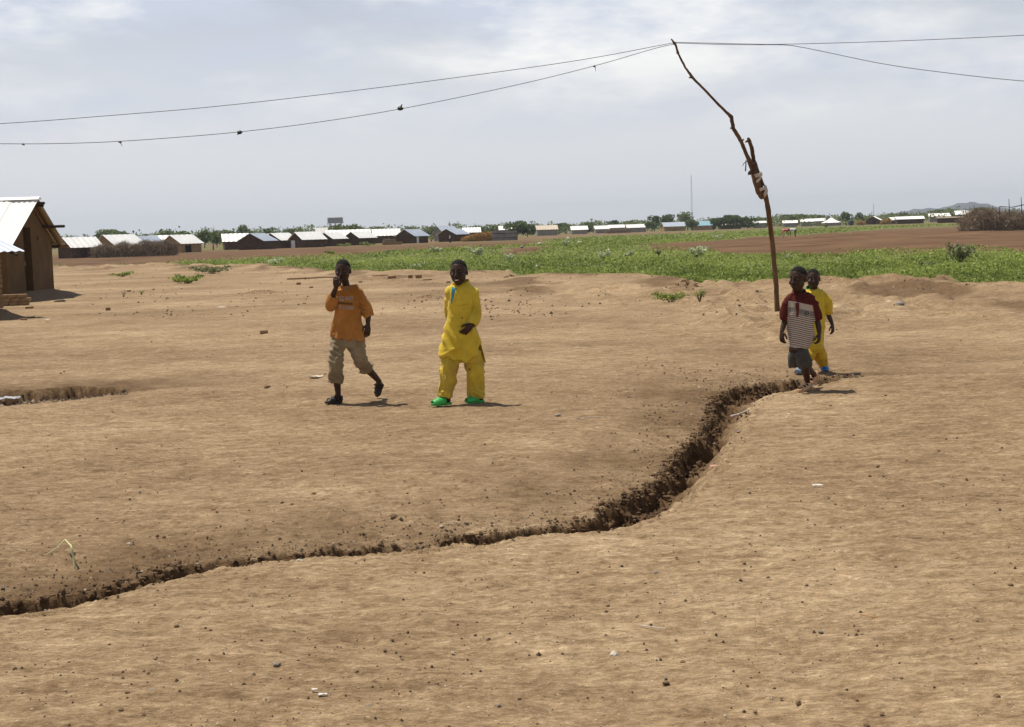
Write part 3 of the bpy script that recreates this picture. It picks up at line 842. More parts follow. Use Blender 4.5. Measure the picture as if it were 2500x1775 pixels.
# brick hut in front of it, set at an angle
BRICK = None
def brick_mesh(l=0.24, w=0.12, h=0.10):
    mb = MB()
    a, b, c = l / 2, w / 2, h / 2; e = 0.012
    rings = [[(sx * (a - e), sy * (b - e), -c) for sx, sy in ((-1, -1), (1, -1), (1, 1), (-1, 1))],
             [(sx * a, sy * b, -c + e) for sx, sy in ((-1, -1), (1, -1), (1, 1), (-1, 1))],
             [(sx * a, sy * b, c - e) for sx, sy in ((-1, -1), (1, -1), (1, 1), (-1, 1))],
             [(sx * (a - e), sy * (b - e), c) for sx, sy in ((-1, -1), (1, -1), (1, 1), (-1, 1))]]
    mb.loft(rings)
    me = mb.mesh('brick'); me.materials.append(M['adobe'])
    return me
BRICK = brick_mesh()
def brick_hut():
    c = Vector((-11.55, 32.47, 0))
    root = empty('brick_hut', c); tag(root, 'brown brick hut with low bluish sheet roof in front of the large mud house', 'hut')
    u = Vector((-1, -1, 0)).normalized()      # along the eave, away from the visible corner
    v = Vector((-1, 1, 0)).normalized()       # up the slope
    rz = math.atan2(u.y, u.x)
    k = 0
    for course in range(13):
        zz = 0.05 + course * 0.115
        for i in range(7):
            s = 0.12 + i * 0.255 + (0.1275 if course % 2 else 0.0)
            b = bpy.data.objects.new('brick', BRICK); COL.objects.link(b); b.parent = root
            j = random.uniform(-0.014, 0.014)
            b.location = u * s + v * (0.06 + j) + Vector((0, 0, zz)); b.rotation_euler = (random.uniform(-.03, .03), random.uniform(-.02, .02), rz + random.uniform(-0.05, 0.05))
        for i in range(5):
            s = 0.12 + i * 0.255 + (0.0 if course % 2 else 0.1275)
            b = bpy.data.objects.new('brick', BRICK); COL.objects.link(b); b.parent = root
            b.location = v * s + u * (0.06 + random.uniform(-0.012, 0.012)) + Vector((0, 0, zz)); b.rotation_euler = (0, 0, rz + math.pi / 2 + random.uniform(-0.05, 0.05))
    core = MB()
    R = Matrix.Rotation(rz, 3, 'Z')
    core.box(u * 1.75 + v * 1.75 + Vector((0, 0, 0.7)), (3.30, 3.30, 1.5), R)
    core.build('mortar_core', M['mud_dark'], root)
    # roof
    cc = Vector((-11.0, 32.5, 1.51)) - c
    for q in range(4):
        a = cc + u * (q * 0.85)
        b = cc + u * ((q + 1) * 0.85 + 0.05)
        up = v * 2.83 + Vector((0, 0, 0.69))
        dz = Vector((0, 0, 0.012 * (q % 2)))
        sh = slope_sheet(b + dz, a + dz, a + up + dz, b + up + dz, 5, 0.013, 0.006); sh.build('roof_sheet', M['sheet_blue_or_shaded'], root)
        dn = v * 2.83 - Vector((0, 0, 0.69))
        sh = slope_sheet(a + up + dn + dz, b + up + dn + dz, b + up + dz, a + up + dz, 5, 0.013, 0.006); sh.build('roof_sheet', M['sheet_blue_or_shaded'], root)
    for s in (0.25, 1.4, 2.6):
        m2 = MB(); m2.tube([cc + u * s - v * 0.12 + Vector((0, 0, -0.08)), cc + u * s + v * 2.8 + Vector((0, 0, 0.6))], [0.035, 0.04], 7); m2.build('rafter', M['wood_dark'], root, True)
    n = 9; grid = []
    for d, zz in ((-0.1, 0.22), (0.05, 0.2), (0.2, 0.12), (0.5, 0.03), (0.8, -0.05)):
        grid.append([u * 3.2 - v * d + Vector((0, 0, zz)), u * 1.5 - v * d + Vector((0, 0, zz * 0.9)), u * 0.3 - v * d * 0.95 + Vector((0, 0, zz)), -u * d * 0.6 - v * d * 0.6 + Vector((0, 0, zz)), -u * d + v * 0.4 + Vector((0, 0, zz)), -u * d + v * 2.5 + Vector((0, 0, zz))])
    pb = MB(); nn = 6
    pb.add([p_ for r_ in grid for p_ in r_], [(i_ * nn + j_, i_ * nn + j_ + 1, (i_ + 1) * nn + j_ + 1, (i_ + 1) * nn + j_) for i_ in range(len(grid) - 1) for j_ in range(nn - 1)])
    pb.build('mud_plinth', M['clod'], root, True)
brick_hut()

# brick stack between the hut and the house
p = on_ground(38, 746)
root = empty('brick_stack', p, 0.06); tag(root, 'small stack of adobe bricks on the ground before the large mud house', 'brick stack')
for lay in range(3):
    for i in range(3):
        for j in range(2):
            b = bpy.data.objects.new('brick', BRICK); COL.objects.link(b); b.parent = root
            b.location = (-0.30 + i * 0.255 + 0.06 * (lay % 2) - 0.05 * (lay == 2), j * 0.13, 0.05 + lay * 0.105)
            b.rotation_euler = (0, 0, random.uniform(-0.06, 0.06))

# ------------------------------------------------------------------ fences of brush, straw and sheets
def sticks(n, place, length, rad, lean, seed):
    rg = np.random.default_rng(seed)
    V = np.zeros((n, 6, 3)); P = np.zeros((n, 3))
    for i in range(n):
        P[i] = place(rg)
    d = rg.normal(0, 1, (n, 3)) * np.array(lean) + np.array((0, 0, 0.55))
    d /= np.linalg.norm(d, axis=1)[:, None]
    ln = rg.uniform(0.4, 1.0, n)[:, None] * length
    s = np.cross(d, rg.normal(0, 1, (n, 3))); s /= np.linalg.norm(s, axis=1)[:, None]
    t = np.cross(d, s)
    for k in range(3):
        a = 2 * math.pi * k / 3
        off = (s * math.cos(a) + t * math.sin(a)) * rad
        V[:, k] = P - d * ln * 0.5 + off
        V[:, 3 + k] = P + d * ln * 0.5 + off * 0.4
    F = np.array([[0, 1, 4, 3], [1, 2, 5, 4], [2, 0, 3, 5]])
    F = (F[None] + (np.arange(n) * 6)[:, None, None]).reshape(-1, 4)
    V = V.reshape(-1, 3); V[:, 2] = np.maximum(V[:, 2], -0.05)
    return V, F
def brush(name, px0, px1, D, heights, thick, n, material, label, cat, length=1.1, rad=0.02, lean=(0.7, 0.5, 0.6), seed=1, posts=0):
    a = ground_px(px0, D); b = ground_px(px1, D)
    root = empty(name, a); tag(root, label, cat)
    d = b - a
    def place(rg):
        t = rg.uniform(); h = np.interp(t, np.linspace(0, 1, len(heights)), heights)
        q = np.array(d) * t + np.array((0, rg.normal() * thick, 0))
        q[2] = h * rg.uniform(0.0, 1.0) ** 0.85 * 0.93
        return q
    V, F = sticks(n, place, length, rad, lean, seed)
    o = link('branches', mesh_np('branches', V, F), M[material], root); tag(o, kind='stuff')
    for k in range(posts):
        t = (k + 0.5) / posts
        mb = MB(); q = d * t; hh = float(np.interp(t, np.linspace(0, 1, len(heights)), heights))
        mb.tube([q + Vector((0, 0, -0.1)), q + Vector((random.uniform(-.1, .1), 0, hh * 0.9 + 0.1))], [0.05, 0.035], 6)
        mb.build('post', M['wood'], root)
    return root, a, d
brush('thorn_fence', 228, 432, 172, [1.3, 1.8, 1.5, 2.0, 1.5, 2.1, 1.8, 2.0, 1.6], 0.6, 6000, 'brush', 'brown thorn fence along the fronts of the houses', 'fence', 1.0, 0.018, seed=3, posts=9)
r_, a_, d_ = brush('brush_heap', 2350, 2650, 128, [1.4, 2.3, 2.35, 1.9, 1.9, 1.7, 2.3, 2.5, 2.4, 2.4, 2.2], 1.0, 11000, 'brush', 'large heap of dead grey brown brush beside the dug earth', 'brush heap', 1.3, 0.018, (0.8, 0.5, 0.6), seed=5)
for i_, (px_, top_) in enumerate(((2463, 486), (2493, 481), (2440, 505), (2540, 490))):
    g_ = ground_px(px_, 128); tp = at(px_, top_, 128)
    mb = MB(); mb.tube([g_ - a_, (g_ - a_) * 0.5 + (tp - a_) * 0.5 + Vector((0.06, 0, 0)), tp - a_], [0.06, 0.05, 0.025], 6); mb.build('upright_stake', M['wood'], r_, True)
mb = MB(); q0 = at(2440, 504, 127.6) - a_; q1 = at(2470, 506, 127.6) - a_; q2 = at(2500, 500, 127.6) - a_; q3 = at(2620, 492, 127.6) - a_
mb.tube([q0, q1, q2, q3], [0.03, 0.035, 0.04, 0.04], 6); mb.build('cross_pole', M['wood_dark'], r_, True)
brush('straw_fence', 1128, 1202, 262, [0.6, 1.1, 1.5, 1.7, 1.7], 0.5, 2600, 'brush_gold', 'golden straw fence left of the grey sheet fence', 'fence', 0.9, 0.03, seed=7)
brush('straw_fence', 935, 966, 262, [0.9, 1.0, 0.8], 0.4, 700, 'brush', 'short brown brush fence left of the dark gable house standing apart', 'fence', 0.8, 0.03, seed=8)
brush('straw_fence', 2090, 2112, 460, [1.2, 1.5, 1.3], 0.5, 500, 'brush_gold', 'golden straw fence left of the dark gable house', 'fence', 1.0, 0.05, seed=9)
brush('straw_fence', 2150, 2176, 460, [1.4, 1.9, 1.6], 0.5, 600, 'brush_gold', 'golden straw fence right of the dark gable house', 'fence', 1.0, 0.05, seed=10)
brush('straw_fence', 1480, 1540, 440, [1.0, 1.4, 1.5, 1.2], 0.5, 900, 'brush', 'brown brush fence below the fourth white roof', 'fence', 1.1, 0.05, seed=12)

def sheet_fence(px0, px1, D, h, n, label):
    a = ground_px(px0, D); b = ground_px(px1, D)
    root = empty('sheet_fence', a); tag(root, label, 'fence')
    d = (b - a) / n
    for k in range(n):
        p0 = d * k + Vector((0, 0.02 * (k % 2), -0.1)); p1 = p0 + d * 1.02
        hh = h * random.uniform(0.92, 1.06)
        sh = slope_sheet(p0, p1, p1 + Vector((0, 0, hh)), p0 + Vector((0, 0, hh)), 6, 0.03, 0.01); sh.build('metal_sheet', M['sheet_rust'], root)
    for zz in (0.5, 1.3):
        mb = MB(); mb.tube([Vector((0, -0.06, zz)), d * n + Vector((0, -0.06, zz))], [0.04, 0.04], 6); mb.build('rail', M['wood_dark'], root)
sheet_fence(1202, 1264, 258, 1.9, 6, 'grey rusty metal sheet fence right of the golden straw')
# low wall of stacked bricks in front of a house
root = empty('brick_pile', ground_px(935, 240)); tag(root, 'low pile of dark bricks before the dark gable house standing apart', 'brick pile')
for lay in range(4):
    for i in range(11):
        b = bpy.data.objects.new('brick', BRICK); COL.objects.link(b); b.parent = root; b.scale = (1.2, 1.6, 1.2)
        b.location = (i * 0.31 + 0.12 * (lay % 2), random.uniform(-.05, .05), 0.05 + lay * 0.123)

# ------------------------------------------------------------------ water tank, masts
def tank():
    D = 420
    p = ground_px(821, D); root = empty('water_tank', p); tag(root, 'grey panelled water tank on a tall stand above the trees', 'water tank')
    zt, zb = at(821, 530, D).z, at(821, 543, D).z
    w = 36 * D / F_PX
    for i in range(4):
        for f in (0, 1):
            mb = MB(); mb.box((-w / 2 + (i + 0.5) * w / 4, (-1 if f == 0 else 1) * w * 0.35, (zt + zb) / 2), (w / 4 - 0.06, 0.12, zt - zb)); mb.build('tank_panel', M['steel'], root)
    mb = MB(); mb.box((0, 0, (zt + zb) / 2), (w * 0.995, w * 0.68, (zt - zb) * 0.96)); mb.build('tank_body', M['steel'], root)
    for sx in (-1, 0, 1):
        for sy in (-1, 1):
            mb = MB(); mb.tube([(sx * w * 0.38, sy * w * 0.28, 0), (sx * w * 0.38, sy * w * 0.28, zb)], [0.10, 0.10], 6); mb.build('leg', M['steel'], root)
    for sy in (-1, 1):
        for s in (-1, 1):
            mb = MB(); mb.tube([(s * w * 0.38, sy * w * 0.29, zb * 0.3), (-s * w * 0.38, sy * w * 0.29, zb * 0.95)], [0.06, 0.06], 5); mb.build('brace', M['steel'], root)
    mb = MB(); mb.box((0, 0, zb - 0.08), (w * 1.1, w * 0.8, 0.14)); mb.build('platform', M['steel'], root)
tank()
def mast(px, top, D, w, label):
    p = ground_px(px, D); root = empty('radio_mast', p); tag(root, label, 'mast')
    h = at(px, top, D).z
    pale = M['mast']
    cor = [(math.cos(a) * w, math.sin(a) * w) for a in (0.4, 2.5, 4.6)]
    for c in cor:
        mb = MB(); mb.tube([(c[0], c[1], 0), (c[0] * 0.6, c[1] * 0.6, h)], [0.05, 0.035], 5, dome=False); mb.build('leg', pale, root)
    br = MB(); n = int(h / 1.4)
    for k in range(n):
        z0, z1 = k * h / n, (k + 1) * h / n
        f0, f1 = 1 - 0.4 * k / n, 1 - 0.4 * (k + 1) / n
        for q in range(3):
            a, b = cor[q], cor[(q + 1) % 3]
            br.tube([(a[0] * f0, a[1] * f0, z0), (b[0] * f1, b[1] * f1, z1)], [0.022, 0.022], 4, dome=False)
    br.build('lattice', pale, root)
M['mast'] = mat('sky_pale_steel', (0.55, 0.53, 0.54), (0.65, 0.62, 0.63), 0.3, 0.6)  # pale sky-like tone that keeps the masts faint
mast(1690, 424, 620, 0.42, 'tall thin lattice mast rising behind the three tall trees')
mast(1098, 538, 600, 0.25, 'short faint mast above the grey peaked roof')
mast(2133, 496, 620, 0.2, 'short faint mast above the dark gable house')
mast(524, 552, 480, 0.25, 'short mast among bushes left of the row of houses')
# ------------------------------------------------------------------ trees and plants
def leaf_quads(P, size, rg, up=0.3, aspect=0.55):
    n = len(P)
    d = rg.normal(0, 1, (n, 3)); d[:, 2] += up; d /= np.linalg.norm(d, axis=1)[:, None]
    s = np.cross(d, rg.normal(0, 1, (n, 3))); s /= np.linalg.norm(s, axis=1)[:, None]
    sz = (np.asarray(size) * rg.uniform(0.6, 1.3, n))[:, None]
    V = np.stack([P - d * sz * 0.5, P + s * sz * aspect * 0.5, P + d * sz * 0.5, P - s * sz * aspect * 0.5], 1).reshape(-1, 3)
    F = np.arange(n * 4).reshape(-1, 4)
    return V, F
def tree(px, top, D, wpx, label, dark=False, flat=0.75, n=700, seed=0, name='tree', group='trees along the skyline', base=0.25):
    rg = np.random.default_rng(seed + int(px))
    p = ground_px(px, D)
    root = empty(name, p); tag(root, label, 'tree', group)
    H = at(px, top - 2.5, D).z; W = 1.2 * wpx * D / F_PX
    k = 9
    C = rg.uniform(-1, 1, (k, 3)) * np.array((W * 0.33, W * 0.3, 0))
    lo = H * base
    C[:, 2] = lo + (H - lo) * rg.uniform(0.35, 0.8, k)
    C[0] = (0, 0, H - (H - lo) * 0.3)
    Rr = W * rg.uniform(0.22, 0.36, k)
    Rz = np.minimum(Rr * flat, (H - lo) * 0.4)
    ci = rg.integers(0, k, n)
    u = rg.normal(0, 1, (n, 3)); u /= np.linalg.norm(u, axis=1)[:, None]
    rad = rg.uniform(0.35, 1.0, n) ** 0.5
    P = C[ci] + u * rad[:, None] * np.stack([Rr[ci], Rr[ci], Rz[ci]], 1)
    P[:, 2] = np.minimum(P[:, 2], H)
    P[:, 2] = np.maximum(P[:, 2], lo * 0.5)
    V, F = leaf_quads(P, W * 0.085 + 0.15, rg, 0.2, 0.75)
    me = mesh_np('crown', V, F)
    tint = np.clip(rg.uniform(0, 0.75, n) + 0.25 * rg.uniform(0, 1, k)[ci] , 0, 1)
    attr(me, 'tint', np.repeat(tint, 4))
    link('crown', me, M['leaf_tree_dark' if dark else 'leaf_tree'], root)
    mb = MB()
    r0 = max(0.07, H * 0.028)
    mb.tube([(0, 0, -0.2), (0.05, 0, H * 0.25), (rg.uniform(-.2, .2), 0, H * 0.5)], [r0, r0 * 0.8, r0 * 0.5], 7)
    for c in C[:6]:
        mb.tube([(0.05, 0, H * 0.22), tuple(np.array((0.03, 0, H * 0.2)) * 0.4 + c * 0.6), tuple(c)], [r0 * 0.55, r0 * 0.4, r0 * 0.15], 5)
    mb.build('trunk', M['bark'], root, True)

TREES = [
 (240, 571, 420, 46, 'low green tree showing between the large mud house and the pale roof', 0),
 (270, 562, 420, 44, 'flat topped tree above the left end of the wide pale roof', 0),
 (300, 567, 460, 34, 'thin flat topped tree above the wide pale roof', 0),
 (412, 559, 360, 44, 'bright round tree behind the long white roofed house', 0),
 (448, 562, 380, 44, 'spreading tree right of the bright round tree', 0),
 (500, 565, 330, 40, 'greyish bush left of the row of houses', 0),
 (530, 567, 340, 40, 'loose bush left of the first white slope of the row', 0),
 (594, 547, 430, 38, 'tall pale round tree above the broad brown gable', 0),
 (560, 563, 400, 34, 'low bush left of the tall pale round tree', 0),
 (660, 556, 420, 28, 'small dark tree above the two dark gables', 1),
 (712, 561, 440, 44, 'low wide tree above the house with white panel', 0),
 (742, 563, 440, 34, 'low tree left of the tall white roof', 0),
 (826, 549, 330, 44, 'large green tree below the water tank, its left half', 0),
 (852, 547, 330, 36, 'large green tree below the water tank, its right half', 0),
 (886, 556, 420, 36, 'tree right of the water tank, next to the large green tree', 0),
 (920, 554, 460, 28, 'small upright tree above the stepped white roofs', 0),
 (1006, 554, 460, 30, 'small tree above the dark gable house standing apart', 0),
 (1050, 556, 480, 34, 'tree left of the grey peaked roof', 0),
 (1170, 556, 520, 40, 'low tree behind the golden straw fence', 0),
 (1207, 551, 480, 36, 'tree above the grey sheet fence', 0),
 (1263, 542, 360, 46, 'dark round tree right of the grey sheet fence', 1),
 (1288, 549, 360, 34, 'dark bush leaning on the dark round tree', 1),
 (1380, 549, 560, 50, 'low tree behind the beige roof', 0),
 (1440, 545, 560, 40, 'low tree behind the first white roofs past the beige roof', 0),
 (1496, 540, 560, 34, 'dark topped tree behind the third white roof', 1),
 (1535, 543, 580, 40, 'low tree left of the three tall trees', 0),
 (1598, 524, 520, 25, 'first and narrowest of the three tall trees', 1),
 (1634, 521, 520, 32, 'middle one of the three tall trees', 1),
 (1678, 519, 520, 38, 'last and widest of the three tall trees, olive green', 0),
 (1690, 536, 470, 26, 'light green bush in front of the widest tall tree', 0),
 (1592, 541, 460, 26, 'dark bush below the narrowest tall tree', 1),
 (1755, 535, 480, 38, 'dark green tree right of the blue roof', 1),
 (1785, 528, 480, 44, 'tallest dark green tree between the blue roof and the pole', 1),
 (1825, 531, 480, 46, 'dark green tree just left of the leaning pole', 1),
 (1862, 534, 520, 40, 'green tree touching the leaning pole on its left', 0),
 (1940, 527, 560, 60, 'broad green tree right of the leaning pole', 0),
 (1985, 529, 580, 60, 'wide low tree left of the white tent', 0),
 (2064, 517, 540, 28, 'round tree behind the dark blue water drum', 0),
 (2100, 520, 560, 20, 'small round tree left of the dark gable house', 0),
 (2205, 522, 640, 40, 'low tree above the long dark house', 0),
 (2300, 515, 600, 50, 'low green tree below the blue hill', 0),
 (2405, 511, 400, 60, 'green tree behind the large brush heap', 0),
]
for i, (px, top, D, w, lab, dk) in enumerate(TREES):
    tree(px, top, D, w, lab, bool(dk), flat=0.8 if i not in (1, 2) else 0.35, n=900, seed=100 + i, base=0.05 if i not in (1, 2) else 0.6)

def treeline():
    rg = np.random.default_rng(5)
    n = 60000
    a = rg.uniform(-32, 34, n); D = rg.uniform(520, 1150, n)
    x = np.tan(np.radians(a)) * D
    prof = 3.3 + 2.2 * fbm2(a * 1.1, D / 260, 3, 61) + 1.9 * fbm2(a * 4.0, D / 120, 2, 62) + 2.2 * sstep(6, -14, a)
    prof = np.maximum(prof, 0.6) * (1 + 0.55 * sstep(520, 1150, D))
    z = prof * rg.uniform(0, 1, n) ** 0.6
    V, F = leaf_quads(np.stack([x, D, z], 1), 0.55 + D / 1500, rg, 0.2, 0.8)
    me = mesh_np('treeline', V, F); attr(me, 'tint', np.repeat(rg.uniform(0.1, 0.9, n), 4))
    o = link('treeline', me, M['leaf_tree']); tag(o, 'low green scrub woodland reading as one band along the horizon', 'treeline', kind='stuff')
treeline()

def field():
    """low weeds of the green field"""
    rg = np.random.default_rng(9)
    n = 430000
    px = rg.uniform(-350, 2850, n); py = rg.uniform(545, 702, n)
    ok = in_poly(px, py, VEG)
    px, py = px[ok], py[ok]
    d = CAM_NP @ np.stack([(px - CX) / F_PX, -(py - CY) / F_PX, -np.ones_like(px)], 0)
    t = -CAM_H / d[2]
    x, y = d[0] * t, d[1] * t
    near = y > 10
    x, y = x[near], y[near]
    keep = (y < 330)
    x, y = x[keep], y[keep]
    m, _ = masks(x, y)
    dens = fbm2(x / 1.6, y / 3.0, 3, 71)
    m &= (dens + rg.uniform(-0.5, 0.75, len(x)) > -0.2)
    # a few strays on the bare patches
    x, y = x[m], y[m]
    dens = dens[m]
    n = len(x)
    gz_, _ = ground_z(x, y, False)
    hgt = (0.26 + 0.24 * fbm2(x / 1.3, y / 2.2, 3, 72) + 0.16 * fbm2(x / 7, y / 12, 2, 73)) * (0.55 + 0.45 * sstep(0, 3.0, np.hypot(x, y) - edge_r(x, y)))
    hgt = np.clip(hgt, 0.05, 0.7)
    z = gz_ + hgt * rg.uniform(0.15, 1.0, n)
    size = 0.055 + 0.0010 * np.hypot(x, y)
    V, F = leaf_quads(np.stack([x, y, z], 1), size, rg, 0.5, 0.6)
    me = mesh_np('weeds', V, F)
    tint = np.clip(0.48 + 0.45 * fbm2(x / 2.0, y / 4.0, 3, 74) + 0.35 * fbm2(x / 9, y / 16, 2, 75) + rg.normal(0, 0.22, n), 0, 1)
    attr(me, 'tint', np.repeat(tint, 4))
    o = link('weeds', me, M['leaf_grass']); tag(o, 'low leafy green weeds covering the field behind the bank', 'weeds', kind='stuff')
    print('field leaves', n)
field()

def plant(px, py, wpx, hpx, label, material, n, group=None, leaf=0.09, name='shrub', cat='shrub', stems=7, up=0.5, base_z=None):
    rg = np.random.default_rng(int(px * 7 + py))
    p = on_ground(px, py)
    root = empty(name, p); tag(root, label, cat, group)
    m = p.y / F_PX; W, H = wpx * m, hpx * m
    tips = []
    mb = MB()
    for k in range(stems):
        tip = Vector((rg.uniform(-.5, .5) * W, rg.uniform(-.35, .35) * W, H * rg.uniform(0.45, 1.0)))
        midp = Vector((tip.x * 0.35, tip.y * 0.35, tip.z * 0.55))
        mb.tube([(0, 0, -0.03), midp, tip], [H * 0.018 + 0.003, H * 0.012 + 0.002, 0.003], 5, dome=False); tips.append((midp, tip))
    mb.build('stems', M['bark'], root)
    P = []
    for k in range(n):
        a, b = tips[rg.integers(0, stems)]
        t = rg.uniform(0.0, 1.0)
        q = np.array(a) * (1 - t) + np.array(b) * t + rg.normal(0, 1, 3) * np.array((W, W, H)) * 0.075
        q[2] = max(q[2], 0.02)
        P.append(q)
    V, F = leaf_quads(np.array(P), leaf, rg, up, 0.6)
    me = mesh_np('leaves', V, F); attr(me, 'tint', np.repeat(rg.uniform(0, 1, n), 4))
    o = link('leaves', me, M[material], root); tag(o, kind='stuff')
PALE = 'pale leaved shrubs in the green field'
for px, py, w, h, n, lab in ((676, 646, 52, 18, 260, 'wide low pale flowering shrub left of the orange shirt'),
                             (1160, 632, 40, 30, 200, 'tall pale leaved shrub above the head in yellow, to its right'),
                             (1244, 642, 30, 22, 150, 'pale leaved shrub in mid field right of the boy in yellow'),
                             (1382, 606, 26, 26, 160, 'pale leaved shrub beside the heap of whitish stones'),
                             (1474, 636, 30, 26, 150, 'pale leaved shrub in the middle of the green field'),
                             (1535, 634, 26, 22, 120, 'smaller pale leaved shrub right of the middle one'),
                             (1703, 634, 52, 32, 260, 'broad pale leaved shrub left of the leaning pole'),
                             (1752, 586, 26, 14, 110, 'pale leaved shrub far back near the bare red earth'),
                             (1922, 634, 16, 12, 70, 'tiny pale leaved shrub just right of the leaning pole'),
                             (1066, 622, 30, 22, 130, 'pale leaved shrub left of the head in yellow'),
                             (602, 640, 12, 10, 50, 'tiny pale shrub at the left of the green strip'),
                             (1025, 657, 40, 16, 150, 'low pale shrub at the bank beside the boy in yellow')):
    plant(px, py, w, h, lab, 'leaf_pale', n, PALE, 0.22, 'pale_shrub')
plant(2345, 648, 66, 58, 'tall dull green shrub standing in the weeds before the bare rise', 'leaf_dull', 420, None, 0.15, 'dull_shrub', stems=11)
plant(2268, 660, 46, 24, 'low dark shrub left of the tall dull shrub', 'leaf_dull', 220, None, 0.15, 'dull_shrub')
plant(1608, 624, 18, 12, 'dull small bush at the left end of the bare wedge', 'leaf_dull', 80, None, 0.15, 'dull_shrub')
plant(945, 620, 20, 9, 'dark low bush at the far edge of the green strip', 'leaf_dull', 90, None, 0.2, 'dull_shrub')
plant(805, 621, 30, 10, 'low green bush on the brown strip before the houses', 'leaf_grass', 120, None, 0.22, 'green_bush', 'bush')
plant(785, 602, 32, 14, 'green bushes against the front of the brown gable house', 'leaf_grass', 140, None, 0.3, 'green_bush', 'bush')
plant(840, 602, 34, 9, 'low green bush between the two brown gable houses', 'leaf_grass', 120, None, 0.3, 'green_bush', 'bush')
plant(900, 601, 36, 11, 'low green bush right of the brown gable houses', 'leaf_grass', 120, None, 0.3, 'green_bush', 'bush')
plant(556, 608, 36, 16, 'green bush left of the broad brown gable', 'leaf_grass', 140, None, 0.3, 'green_bush', 'bush')
plant(1053, 590, 22, 18, 'green bush left of the brown gable house by the straw fence', 'leaf_grass', 120, None, 0.3, 'green_bush', 'bush')
plant(2015, 556, 18, 10, 'small green bush at the foot of the white tent', 'leaf_dull', 60, None, 0.5, 'green_bush', 'bush')
plant(2068, 551, 14, 10, 'small green bush beside the dark blue water drum', 'leaf_grass', 60, None, 0.5, 'green_bush', 'bush')
# weeds on the near side of the bank
W_ = 'weeds growing on the bare bank'
plant(460, 692, 78, 22, 'bright green weed patch on the bank left of the orange shirt', 'leaf_grass', 700, W_, 0.11, 'bank_weed', 'weed', 16)
plant(520, 668, 110, 18, 'dry greyish weed patch behind the bright green one', 'leaf_dull', 700, W_, 0.13, 'bank_weed', 'weed', 18)
plant(300, 676, 60, 12, 'small green weed patch near the large mud house', 'leaf_grass', 260, W_, 0.11, 'bank_weed', 'weed', 12)
plant(1640, 738, 92, 26, 'wide feathery weed on the bank left of the leaning pole', 'leaf_grass', 600, W_, 0.05, 'bank_weed', 'weed', 16)
plant(1708, 736, 34, 34, 'upright feathery weed next to the wide one', 'leaf_grass', 170, W_, 0.035, 'bank_weed', 'weed', 9)
plant(345, 720, 20, 12, 'sparse little weed near the lone brick', 'leaf_grass', 40, W_, 0.05, 'bank_weed', 'weed', 5)
plant(302, 726, 14, 18, 'thin dry stalks left of the sparse weed', 'leaf_dull', 20, W_, 0.04, 'bank_weed', 'weed', 5)
